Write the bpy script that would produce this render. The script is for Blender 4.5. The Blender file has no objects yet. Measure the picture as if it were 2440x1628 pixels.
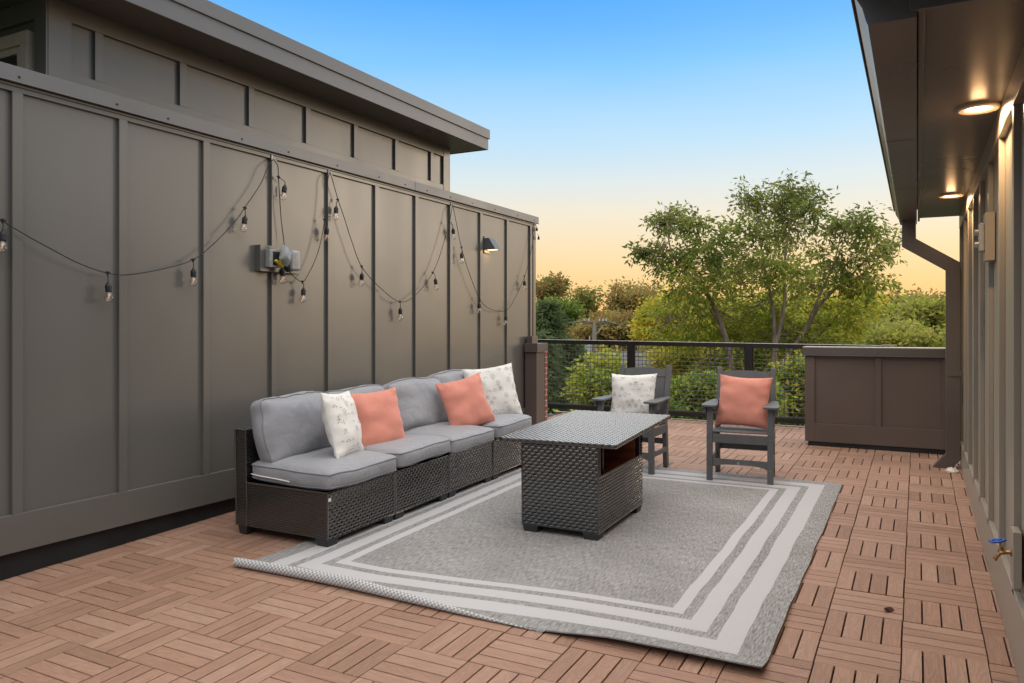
import bpy, math, random
from mathutils import Vector, Matrix, noise
R = math.radians
SC = bpy.context.scene
COL = SC.collection
random.seed(7)

# ---------------------------------------------------------------- camera
CAMH = 1.398; YAW = 0.4829; FPX = 1841.0; HOR = 779.0
cd = bpy.data.cameras.new('camera'); cam = bpy.data.objects.new('camera', cd); COL.objects.link(cam)
cam.location = (0, 0, CAMH); cam.rotation_euler = (R(90), 0, YAW)
cd.sensor_width = 36; cd.lens = 36 * FPX / 2440; cd.shift_y = -(814 - HOR) / 2440
cd.clip_start = 0.05; cd.clip_end = 2000
SC.camera = cam

# ---------------------------------------------------------------- light
SUN_AZ = R(38)      # to the right of +Y (down the deck), just above the horizon
SUN_EL = R(9)
w = bpy.data.worlds.new('World'); SC.world = w; w.use_nodes = True
nt = w.node_tree; nt.nodes.clear()
N = nt.nodes.new; L = nt.links.new
out = N('ShaderNodeOutputWorld'); bg = N('ShaderNodeBackground'); bg.inputs[1].default_value = 1.0
tc = N('ShaderNodeTexCoord'); sep = N('ShaderNodeSeparateXYZ'); L(tc.outputs['Generated'], sep.inputs[0])
cmap = N('ShaderNodeMapping'); cmap.inputs['Scale'].default_value = (1.6, 1.6, 9); L(tc.outputs['Generated'], cmap.inputs[0])
cno = N('ShaderNodeTexNoise'); cno.inputs['Scale'].default_value = 1.3; cno.inputs['Detail'].default_value = 5; L(cmap.outputs[0], cno.inputs[0])
cma = N('ShaderNodeMath'); cma.operation = 'MULTIPLY_ADD'; cma.inputs[1].default_value = .045; L(cno.outputs[0], cma.inputs[0])
csu = N('ShaderNodeMath'); csu.operation = 'SUBTRACT'; csu.inputs[1].default_value = .0225; L(sep.outputs[2], csu.inputs[0]); L(csu.outputs[0], cma.inputs[2])
ramp = N('ShaderNodeValToRGB'); L(cma.outputs[0], ramp.inputs[0])
def lin(c):
    return tuple((v / 255 / 12.92) if v / 255 <= .04045 else ((v / 255 + .055) / 1.055) ** 2.4 for v in c) + (1,)
stops = [(0.0, (252, 188, 112)), (.05, (254, 208, 140)), (.09, (252, 220, 168)), (.135, (243, 230, 206)), (.18, (222, 231, 232)),
         (.24, (188, 224, 248)), (.32, (130, 200, 254)), (.40, (84, 170, 252)), (.55, (120, 175, 230)), (1.0, (150, 180, 215))]
el = ramp.color_ramp.elements
while len(el) > 1: el.remove(el[-1])
el[0].position = stops[0][0]; el[0].color = lin(stops[0][1])
for p_, c_ in stops[1:]:
    e_ = el.new(p_); e_.color = lin(c_)
# unseen sky: dim opposite the sunset, brightened overhead as added fill light
mr = N('ShaderNodeMapRange'); mr.inputs[1].default_value = 0.25; mr.inputs[2].default_value = -0.6
mr.inputs[3].default_value = 0; mr.inputs[4].default_value = 1; L(sep.outputs[1], mr.inputs[0])
mz = N('ShaderNodeMapRange'); mz.inputs[1].default_value = 0.42; mz.inputs[2].default_value = .62; L(sep.outputs[2], mz.inputs[0])
east = N('ShaderNodeMix'); east.data_type = 'RGBA'; east.inputs[7].default_value = (.44, .48, .54, 1); L(mr.outputs[0], east.inputs[0]); L(ramp.outputs[0], east.inputs[6])
pale = N('ShaderNodeRGB'); pale.outputs[0].default_value = (2.5, 2.4, 2.28, 1)
mixp = N('ShaderNodeMix'); mixp.data_type = 'RGBA'; L(mz.outputs[0], mixp.inputs[0]); L(east.outputs[2], mixp.inputs[6]); L(pale.outputs[0], mixp.inputs[7])
sky = N('ShaderNodeTexSky'); sky.sky_type = 'NISHITA'; sky.sun_disc = False
sky.sun_elevation = SUN_EL; sky.sun_rotation = SUN_AZ; sky.dust_density = 1.5
sc_ = N('ShaderNodeVectorMath'); sc_.operation = 'SCALE'; sc_.inputs['Scale'].default_value = 0.015; L(sky.outputs[0], sc_.inputs[0])
addn = N('ShaderNodeVectorMath'); addn.operation = 'ADD'; L(mixp.outputs[2], addn.inputs[0]); L(sc_.outputs[0], addn.inputs[1])
L(addn.outputs[0], bg.inputs[0]); L(bg.outputs[0], out.inputs[0])

sd = bpy.data.lights.new('sun', 'SUN'); so = bpy.data.objects.new('sun', sd); COL.objects.link(so)
sd.energy = .5; sd.angle = R(13); sd.color = (1, .80, .60)
sv = Vector((math.sin(SUN_AZ) * math.cos(SUN_EL), math.cos(SUN_AZ) * math.cos(SUN_EL), math.sin(SUN_EL)))
so.rotation_euler = sv.to_track_quat('Z', 'Y').to_euler()
SC.view_settings.view_transform = 'Standard'; SC.view_settings.look = 'None'
SC.view_settings.exposure = 0; SC.view_settings.gamma = 1
SC.cycles.max_bounces = 6; SC.cycles.transparent_max_bounces = 12; SC.cycles.caustics_reflective = False; SC.cycles.caustics_refractive = False

# ---------------------------------------------------------------- measuring helpers
s_, c_ = math.sin(YAW), math.cos(YAW)
KD = 2440 / 2350
def ray(x, y):
    u, v = x * KD, y * KD
    r = (u - 1220) / FPX
    return Vector((-s_ + r * c_, c_ + r * s_, (HOR - v) / FPX))
def onX(x, y, X): d = ray(x, y); return Vector((0, 0, CAMH)) + d * (X / d.x)
def onY(x, y, Y): d = ray(x, y); return Vector((0, 0, CAMH)) + d * (Y / d.y)
def far(x, y, D): return Vector((0, 0, CAMH)) + ray(x, y) * D
A_, B_ = -.0052, .0225
def fz(x, y): return A_ * x + B_ * y

# ---------------------------------------------------------------- materials
MAT = {}
def principled(name, col, rough=.5, spec=.5, metal=0, **kw):
    m = bpy.data.materials.new(name); m.use_nodes = True
    b = m.node_tree.nodes['Principled BSDF']
    b.inputs['Base Color'].default_value = (*col, 1); b.inputs['Roughness'].default_value = rough
    b.inputs['Specular IOR Level'].default_value = spec; b.inputs['Metallic'].default_value = metal
    for k, v in kw.items(): b.inputs[k.replace('_', ' ')].default_value = v
    MAT[name] = m
    return m, m.node_tree, b
def noisy(name, col, rough=.5, spec=.5, metal=0, scale=6, var=.12, bump=.0, bscale=60, stretch=(1, 1, 1), rvar=.1, coord='Object', col2=None, detail=5):
    m, t, b = principled(name, col, rough, spec, metal)
    n = t.nodes.new; l = t.links.new
    tcn = n('ShaderNodeTexCoord'); mp = n('ShaderNodeMapping'); mp.inputs['Scale'].default_value = stretch
    l(tcn.outputs[coord], mp.inputs[0])
    nz = n('ShaderNodeTexNoise'); nz.inputs['Scale'].default_value = scale; nz.inputs['Detail'].default_value = detail; l(mp.outputs[0], nz.inputs[0])
    rp = n('ShaderNodeValToRGB'); l(nz.outputs[0], rp.inputs[0])
    a = col; c2 = col2 or tuple(min(1, v * (1 + var)) for v in col)
    rp.color_ramp.elements[0].position = .3; rp.color_ramp.elements[1].position = .7
    rp.color_ramp.elements[0].color = (*[v * (1 - var) for v in a], 1); rp.color_ramp.elements[1].color = (*c2, 1)
    l(rp.outputs[0], b.inputs['Base Color'])
    mrn = n('ShaderNodeMapRange'); mrn.inputs[3].default_value = max(.02, rough - rvar); mrn.inputs[4].default_value = min(1, rough + rvar)
    l(nz.outputs[0], mrn.inputs[0]); l(mrn.outputs[0], b.inputs['Roughness'])
    if bump:
        nb = n('ShaderNodeTexNoise'); nb.inputs['Scale'].default_value = bscale; nb.inputs['Detail'].default_value = 3; l(mp.outputs[0], nb.inputs[0])
        bp = n('ShaderNodeBump'); bp.inputs['Strength'].default_value = bump; bp.inputs['Distance'].default_value = .002
        l(nb.outputs[0], bp.inputs['Height']); l(bp.outputs[0], b.inputs['Normal'])
    return m
siding = noisy('painted_siding', (.114, .109, .099), .34, .6, scale=1.3, var=.06, bump=.06, bscale=40, stretch=(1, 1, .45))
litsiding = noisy('lit_painted_siding', (.28, .25, .205), .36, .55, scale=1.3, var=.07, bump=.25, bscale=40, stretch=(1, 1, .45))  # the taupe siding paint again, the right wall's brighter light put into the colour
shadesiding = noisy('shaded_painted_siding', (.118, .092, .082), .45, .4, scale=1.6, var=.10, bump=.25, bscale=40)  # same siding paint, browner: the dim camera-facing side's shade put into the colour
metalpaint = noisy('painted_metal', (.118, .119, .122), .38, .5, scale=2.0, var=.08, bump=.05, bscale=8)
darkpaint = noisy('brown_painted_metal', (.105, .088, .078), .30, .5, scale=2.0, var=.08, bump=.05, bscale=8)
membrane = noisy('roof_membrane', (.012, .014, .017), .55, .4, scale=4, var=.4, bump=.6, bscale=9)
black_metal = noisy('black_railing_paint', (.012, .011, .011), .38, .5, scale=6, var=.2)
wire_mat = noisy('galvanised_wire', (.085, .09, .082), .42, .5, metal=.3, scale=20, var=.3)
wicker_m = noisy('black_wicker', (.009, .008, .0078), .20, .9, scale=90, var=.35, rvar=.06, bump=.2, bscale=500)
wicker_m.node_tree.nodes['Principled BSDF'].inputs['Coat Weight'].default_value = 1.0
wicker_m.node_tree.nodes['Principled BSDF'].inputs['Coat Roughness'].default_value = .14
wicker_m.node_tree.nodes['Principled BSDF'].inputs['Coat IOR'].default_value = 1.7
wicker_in = noisy('wicker_backing', (.004, .004, .004), .8, .2, scale=30)
legplastic = noisy('leg_plastic', (.03, .031, .034), .5, .4, scale=30, var=.15)
chairplastic = noisy('grey_lumber', (.105, .108, .112), .5, .4, scale=14, var=.10, bump=.25, bscale=160, stretch=(1, 1, .25))
steel = noisy('steel_screw', (.35, .35, .35), .35, .5, metal=.9, scale=30)
dark_gap = noisy('tile_underlay', (.010, .010, .011), .8, .2, scale=20, var=.3)
brass = noisy('weathered_brass', (.36, .20, .075), .38, .5, metal=.85, scale=60, var=.35, bump=.3, bscale=120)
bluehandle = noisy('blue_enamel', (.012, .075, .36), .35, .5, scale=40, var=.2)
rubber = noisy('black_rubber', (.012, .012, .013), .5, .4, scale=40, var=.2)
greyplastic = noisy('grey_plastic', (.30, .31, .31), .35, .5, scale=30, var=.12)
ylwplug = noisy('yellow_plug', (.62, .50, .05), .45, .4, scale=30, var=.1)
whiteplastic = noisy('crumpled_white_plastic', (.62, .58, .50), .4, .5, scale=30, var=.15, bump=.6, bscale=30)
darkwood = noisy('red_brown_wood', (.30, .095, .055), .4, .5, scale=5, var=.35, stretch=(1, 1, 6))
deadleaf = noisy('dead_leaf_brown', (.05, .018, .010), .6, .3, scale=60, var=.4)
woodblock = noisy('bare_wood', (.35, .28, .20), .6, .3, scale=30, var=.2, stretch=(8, 1, 1))
ground_m = noisy('ground_grass', (.035, .05, .018), .9, .1, scale=.12, var=.5, col2=(.06, .065, .03))
asphalt = noisy('asphalt', (.05, .05, .052), .85, .2, scale=2, var=.2)
polewood = noisy('weathered_pole_wood', (.14, .125, .105), .8, .2, scale=4, var=.3, stretch=(4, 4, .3))
shingle = noisy('roof_shingle', (.10, .10, .108), .85, .2, scale=5, var=.3, stretch=(1, 1, 6))
housewall = noisy('pale_house_wall', (.50, .49, .46), .7, .2, scale=2, var=.1)
dkglass = noisy('dark_window_glass', (.02, .025, .03), .08, .6, scale=2, var=.3)
lightgrey = noisy('transformer_paint', (.45, .47, .48), .45, .4, scale=6, var=.1)
strapm = noisy('white_zip', (.70, .70, .70), .5, .4, scale=40, var=.05)
trimring = noisy('light_trim', (.55, .47, .38), .45, .4, scale=10, var=.05)
rail_strip = noisy('drip_edge_metal', (.50, .46, .41), .28, .6, metal=.5, scale=8, var=.15)

def warp(m, amt=.0006, sc=1.3):
    t = m.node_tree; n = t.nodes.new; l = t.links.new; b = t.nodes['Principled BSDF']
    prev = b.inputs['Normal'].links[0].from_node if b.inputs['Normal'].links else None
    tcn = n('ShaderNodeTexCoord'); nz = n('ShaderNodeTexNoise'); nz.inputs['Scale'].default_value = sc; nz.inputs['Detail'].default_value = 2; l(tcn.outputs['Object'], nz.inputs[0])
    bp = n('ShaderNodeBump'); bp.inputs['Strength'].default_value = 1; bp.inputs['Distance'].default_value = amt * 6; l(nz.outputs[0], bp.inputs['Height'])
    if prev: l(bp.outputs[0], prev.inputs['Normal'])
    else: l(bp.outputs[0], b.inputs['Normal'])
for m_ in (siding, litsiding, shadesiding): warp(m_)
for m_ in (metalpaint, darkpaint): warp(m_, .0009, 1.1)
def glassmat():
    m, t, b = principled('clear_glass', (1, 1, 1), .02)
    b.inputs['Transmission Weight'].default_value = 1.0; b.inputs['IOR'].default_value = 1.45
    return m
glass = glassmat()
def clearplastic():
    m, t, b = principled('clear_plastic_cover', (.75, .78, .80), .12)
    b.inputs['Transmission Weight'].default_value = .7; b.inputs['IOR'].default_value = 1.2
    return m
clearpl = clearplastic()
def emis(name, col, st):
    m = bpy.data.materials.new(name); m.use_nodes = True; t = m.node_tree; t.nodes.clear()
    o = t.nodes.new('ShaderNodeOutputMaterial'); e = t.nodes.new('ShaderNodeEmission')
    nz = t.nodes.new('ShaderNodeTexNoise'); nz.inputs['Scale'].default_value = 3
    mxn = t.nodes.new('ShaderNodeMix'); mxn.data_type = 'RGBA'; t.links.new(nz.outputs[0], mxn.inputs[0])
    mxn.inputs[6].default_value = (*col, 1); mxn.inputs[7].default_value = (*[min(1, v * 1.05) for v in col], 1)
    t.links.new(mxn.outputs[2], e.inputs[0])
    e.inputs[1].default_value = st; t.links.new(e.outputs[0], o.inputs[0]); return m
lampglow = emis('lit_diffuser', (1, .80, .52), 7)
sconceglow = emis('lit_sconce_glass', (1, .70, .38), 5)
filament = emis('filament', (1, .55, .25), .6)

def fabric(name, col, weave=900, rough=.85, wrinkle=.35, wscale=7, var=.06, sheen=.2, stripes=None):
    m, t, b = principled(name, col, rough, .25)
    b.inputs['Sheen Weight'].default_value = sheen
    n = t.nodes.new; l = t.links.new
    tcn = n('ShaderNodeTexCoord')
    nz = n('ShaderNodeTexNoise'); nz.inputs['Scale'].default_value = wscale; nz.inputs['Detail'].default_value = 4; nz.inputs['Distortion'].default_value = .6; l(tcn.outputs['Object'], nz.inputs[0])
    n2 = n('ShaderNodeTexNoise'); n2.inputs['Scale'].default_value = weave; l(tcn.outputs['Object'], n2.inputs[0])
    if stripes:
        mp = n('ShaderNodeMapping'); mp.inputs['Scale'].default_value = stripes; l(tcn.outputs['Object'], mp.inputs[0]); l(mp.outputs[0], n2.inputs[0])
    mrn = n('ShaderNodeMapRange'); mrn.inputs[3].default_value = 1 - var; mrn.inputs[4].default_value = 1 + var; l(n2.outputs[0], mrn.inputs[0])
    vm = n('ShaderNodeVectorMath'); vm.operation = 'SCALE'; vm.inputs[0].default_value = col; l(mrn.outputs[0], vm.inputs['Scale']); l(vm.outputs[0], b.inputs['Base Color'])
    ad = n('ShaderNodeMath'); ad.operation = 'MULTIPLY_ADD'; ad.inputs[1].default_value = .06; l(n2.outputs[0], ad.inputs[0]); l(nz.outputs[0], ad.inputs[2])
    bp = n('ShaderNodeBump'); bp.inputs['Strength'].default_value = wrinkle; bp.inputs['Distance'].default_value = .02
    l(ad.outputs[0], bp.inputs['Height']); l(bp.outputs[0], b.inputs['Normal'])
    return m
greyfab = fabric('grey_cushion_fabric', (.275, .28, .305), rough=.48, wrinkle=.85, wscale=6)
pipefab = fabric('grey_piping_fabric', (.20, .21, .235), rough=.62, wrinkle=.1)
coral = fabric('coral_linen', (.62, .245, .185), weave=60, wrinkle=.22, wscale=9, var=.10, stripes=(8, 1, .6))
cream = fabric('cream_cotton', (.70, .685, .655), weave=500, wrinkle=.3, wscale=8, var=.05)
dia_dark = noisy('dark_printed_diamond', (.06, .045, .05), .8, .2, scale=50, var=.3)
dia_red = noisy('plum_printed_diamond', (.22, .08, .075), .8, .2, scale=50, var=.3)
dia_grey = noisy('grey_printed_diamond', (.15, .14, .14), .8, .2, scale=50, var=.3)

def deckmat():
    m, t, b = principled('composite_deck_slat', (.4, .25, .18), .62, .3)
    n = t.nodes.new; l = t.links.new
    uv = n('ShaderNodeUVMap'); at = n('ShaderNodeAttribute'); at.attribute_name = 'rnd'; at.attribute_type = 'GEOMETRY'
    mp = n('ShaderNodeMapping'); mp.inputs['Scale'].default_value = (3.5, 26, 1); l(uv.outputs[0], mp.inputs[0])
    cmb = n('ShaderNodeCombineXYZ'); mu = n('ShaderNodeMath'); mu.operation = 'MULTIPLY'; mu.inputs[1].default_value = 37; l(at.outputs['Fac'], mu.inputs[0]); l(mu.outputs[0], cmb.inputs[2]); 
    vad = n('ShaderNodeVectorMath'); l(mp.outputs[0], vad.inputs[0]); l(cmb.outputs[0], vad.inputs[1])
    wv = n('ShaderNodeTexNoise'); wv.inputs['Scale'].default_value = 1.0; wv.inputs['Detail'].default_value = 3; wv.inputs['Distortion'].default_value = 1.2; l(vad.outputs[0], wv.inputs[0])
    # rings out of the noise: cathedral grain
    sn = n('ShaderNodeMath'); sn.operation = 'MULTIPLY'; sn.inputs[1].default_value = 34; l(wv.outputs[0], sn.inputs[0])
    sn2 = n('ShaderNodeMath'); sn2.operation = 'SINE'; l(sn.outputs[0], sn2.inputs[0])
    rp = n('ShaderNodeMapRange'); rp.inputs[1].default_value = -1; rp.inputs[2].default_value = 1; rp.inputs[3].default_value = .90; rp.inputs[4].default_value = 1.06; l(sn2.outputs[0], rp.inputs[0])
    cr = n('ShaderNodeValToRGB'); l(at.outputs['Fac'], cr.inputs[0])
    cr.color_ramp.elements[0].color = (.250, .146, .100, 1); cr.color_ramp.elements[1].color = (.345, .218, .158, 1)
    e = cr.color_ramp.elements.new(.5); e.color = (.315, .185, .130, 1)
    tcn = n('ShaderNodeTexCoord'); big = n('ShaderNodeTexNoise'); big.inputs['Scale'].default_value = 1.1; big.inputs['Detail'].default_value = 4; l(tcn.outputs['Object'], big.inputs[0])
    bm = n('ShaderNodeMapRange'); bm.inputs[1].default_value = .3; bm.inputs[2].default_value = .7; bm.inputs[3].default_value = .93; bm.inputs[4].default_value = 1.05; l(big.outputs[0], bm.inputs[0])
    m1 = n('ShaderNodeMath'); m1.operation = 'MULTIPLY'; l(rp.outputs[0], m1.inputs[0]); l(bm.outputs[0], m1.inputs[1])
    vs = n('ShaderNodeVectorMath'); vs.operation = 'SCALE'; l(cr.outputs[0], vs.inputs[0]); l(m1.outputs[0], vs.inputs['Scale']); l(vs.outputs[0], b.inputs['Base Color'])
    bp = n('ShaderNodeBump'); bp.inputs['Strength'].default_value = .45; bp.inputs['Distance'].default_value = .0012; l(sn2.outputs[0], bp.inputs['Height']); l(bp.outputs[0], b.inputs['Normal'])
    return m
deckm = deckmat()

def rugmat():
    m, t, b = principled('grey_striped_rug_weave', (.3, .29, .28), .9, .15)
    n = t.nodes.new; l = t.links.new
    uv = n('ShaderNodeUVMap'); sp = n('ShaderNodeSeparateXYZ'); l(uv.outputs[0], sp.inputs[0])
    def M(op, a, b_=None, c=None):
        q = n('ShaderNodeMath'); q.operation = op
        for i, v in enumerate((a, b_, c)):
            if v is None: continue
            if isinstance(v, (int, float)): q.inputs[i].default_value = v
            else: l(v, q.inputs[i])
        return q.outputs[0]
    WX, WY = 2.74, 3.68
    dx = M('MINIMUM', sp.outputs[0], M('SUBTRACT', WX, sp.outputs[0])); dy = M('MINIMUM', sp.outputs[1], M('SUBTRACT', WY, sp.outputs[1]))
    d = M('MINIMUM', dx, dy)
    def band(a, c): return M('MULTIPLY', M('GREATER_THAN', d, a), M('LESS_THAN', d, c))
    white = M('ADD', M('ADD', band(.117, .222), band(.274, .366)), band(.418, .477))
    mp = n('ShaderNodeMapping'); mp.inputs['Scale'].default_value = (150, 20, 1); l(uv.outputs[0], mp.inputs[0])
    nz = n('ShaderNodeTexNoise'); nz.inputs['Scale'].default_value = 1; nz.inputs['Detail'].default_value = 3; nz.inputs['Distortion'].default_value = .3; l(mp.outputs[0], nz.inputs[0])
    cr = n('ShaderNodeValToRGB'); l(nz.outputs[0], cr.inputs[0])
    cr.color_ramp.elements[0].position = .28; cr.color_ramp.elements[0].color = (.15, .147, .146, 1)
    cr.color_ramp.elements[1].position = .72; cr.color_ramp.elements[1].color = (.41, .402, .40, 1)
    big = n('ShaderNodeTexNoise'); big.inputs['Scale'].default_value = 2.2; big.inputs['Detail'].default_value = 5; l(uv.outputs[0], big.inputs[0])
    bm = n('ShaderNodeMapRange'); bm.inputs[1].default_value = .3; bm.inputs[2].default_value = .7; bm.inputs[3].default_value = .88; bm.inputs[4].default_value = 1.1; l(big.outputs[0], bm.inputs[0])
    vs = n('ShaderNodeVectorMath'); vs.operation = 'SCALE'; l(cr.outputs[0], vs.inputs[0]); l(bm.outputs[0], vs.inputs['Scale'])
    rib = M('SINE', M('MULTIPLY', sp.outputs[1], 2 * math.pi / .0105))
    wc = n('ShaderNodeMapRange'); wc.inputs[1].default_value = -1; wc.inputs[2].default_value = 1; wc.inputs[3].default_value = .93; wc.inputs[4].default_value = 1.03; l(rib, wc.inputs[0])
    wsc = n('ShaderNodeVectorMath'); wsc.operation = 'SCALE'; wsc.inputs[0].default_value = (.485, .48, .495); l(wc.outputs[0], wsc.inputs['Scale'])
    mxn = n('ShaderNodeMix'); mxn.data_type = 'RGBA'; l(white, mxn.inputs[0]); l(vs.outputs[0], mxn.inputs[6]); l(wsc.outputs[0], mxn.inputs[7]); l(mxn.outputs[2], b.inputs['Base Color'])
    bp = n('ShaderNodeBump'); bp.inputs['Strength'].default_value = .5; bp.inputs['Distance'].default_value = .0025
    l(M('ADD', rib, M('MULTIPLY', nz.outputs[0], 2.0)), bp.inputs['Height']); l(bp.outputs[0], b.inputs['Normal'])
    return m
rugm = rugmat()
def rugback():
    m, t, b = principled('rug_underside_weave', (.5, .5, .5), .9, .15)
    n = t.nodes.new; l = t.links.new
    uv = n('ShaderNodeUVMap')
    ck = n('ShaderNodeTexChecker'); ck.inputs['Scale'].default_value = 84; l(uv.outputs[0], ck.inputs[0])
    nz = n('ShaderNodeTexNoise'); nz.inputs['Scale'].default_value = 60; l(uv.outputs[0], nz.inputs[0])
    cr = n('ShaderNodeMix'); cr.data_type = 'RGBA'; l(nz.outputs[0], cr.inputs[0]); cr.inputs[6].default_value = (.18, .18, .195, 1); cr.inputs[7].default_value = (.36, .36, .38, 1)
    l(cr.outputs[2], ck.inputs[1]); ck.inputs[2].default_value = (.55, .55, .54, 1)
    l(ck.outputs[0], b.inputs['Base Color'])
    bp = n('ShaderNodeBump'); bp.inputs['Strength'].default_value = .5; bp.inputs['Distance'].default_value = .002; l(ck.outputs[1], bp.inputs['Height']); l(bp.outputs[0], b.inputs['Normal'])
    return m
rugb = rugback()
def brickmat():
    m, t, b = principled('red_brick', (.3, .1, .06), .85, .2)
    n = t.nodes.new; l = t.links.new
    uv = n('ShaderNodeUVMap'); br = n('ShaderNodeTexBrick'); br.inputs['Scale'].default_value = 1; br.inputs['Brick Width'].default_value = .2; br.inputs['Row Height'].default_value = .067
    br.inputs['Mortar Size'].default_value = .006; br.inputs['Color1'].default_value = (.34, .10, .06, 1); br.inputs['Color2'].default_value = (.24, .075, .05, 1); br.inputs['Mortar'].default_value = (.42, .38, .33, 1)
    l(uv.outputs[0], br.inputs[0]); l(br.outputs[0], b.inputs['Base Color'])
    return m
brickm = brickmat()

def leafmat(name, col, col2, trans=.45, sc=.6):
    m = bpy.data.materials.new(name); m.use_nodes = True; t = m.node_tree; t.nodes.clear()
    n = t.nodes.new; l = t.links.new
    o = n('ShaderNodeOutputMaterial'); d = n('ShaderNodeBsdfDiffuse'); tr = n('ShaderNodeBsdfTranslucent'); ms = n('ShaderNodeMixShader'); ms.inputs[0].default_value = trans
    tcn = n('ShaderNodeTexCoord'); nz = n('ShaderNodeTexNoise'); nz.inputs['Scale'].default_value = sc; nz.inputs['Detail'].default_value = 6; nz.inputs['Roughness'].default_value = .7; l(tcn.outputs['Object'], nz.inputs[0])
    cr = n('ShaderNodeValToRGB'); l(nz.outputs[0], cr.inputs[0]); cr.color_ramp.elements[0].position = .38; cr.color_ramp.elements[1].position = .62
    cr.color_ramp.elements[0].color = (*col, 1); cr.color_ramp.elements[1].color = (*col2, 1)
    l(cr.outputs[0], d.inputs[0]); l(cr.outputs[0], tr.inputs[0]); l(d.outputs[0], ms.inputs[1]); l(tr.outputs[0], ms.inputs[2]); l(ms.outputs[0], o.inputs[0])
    return m
lf_green = leafmat('leaf_green', (.18, .24, .055), (.37, .38, .085), .55)
lf_top = leafmat('leaf_olive', (.11, .14, .045), (.19, .22, .065), .5)
lf_yel = leafmat('leaf_yellow_green', (0.500, 0.437, 0.060), (0.775, 0.552, 0.070), .5)
lf_ylgr = leafmat('leaf_lime', (0.344, 0.418, 0.069), (0.524, 0.506, 0.081), .5)
lf_dark = leafmat('leaf_deep_green', (0.101, 0.170, 0.038), (0.172, 0.264, 0.051), .4)
lf_brown = leafmat('leaf_autumn_brown', (.24, .17, .075), (.42, .27, .10), .55)
lf_olive = leafmat('leaf_far_olive', (0.238, 0.276, 0.086), (0.422, 0.373, 0.106), .45, .3)
lf_conif = leafmat('needle_blue_green', (.085, .125, .055), (.15, .19, .085), .4)
barkm = noisy('grey_brown_bark', (.24, .185, .145), .9, .1, scale=8, var=.35, bump=.8, bscale=14, stretch=(2, 2, .4))
barkdark = noisy('dark_bark', (.055, .042, .033), .9, .1, scale=8, var=.35)

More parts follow.
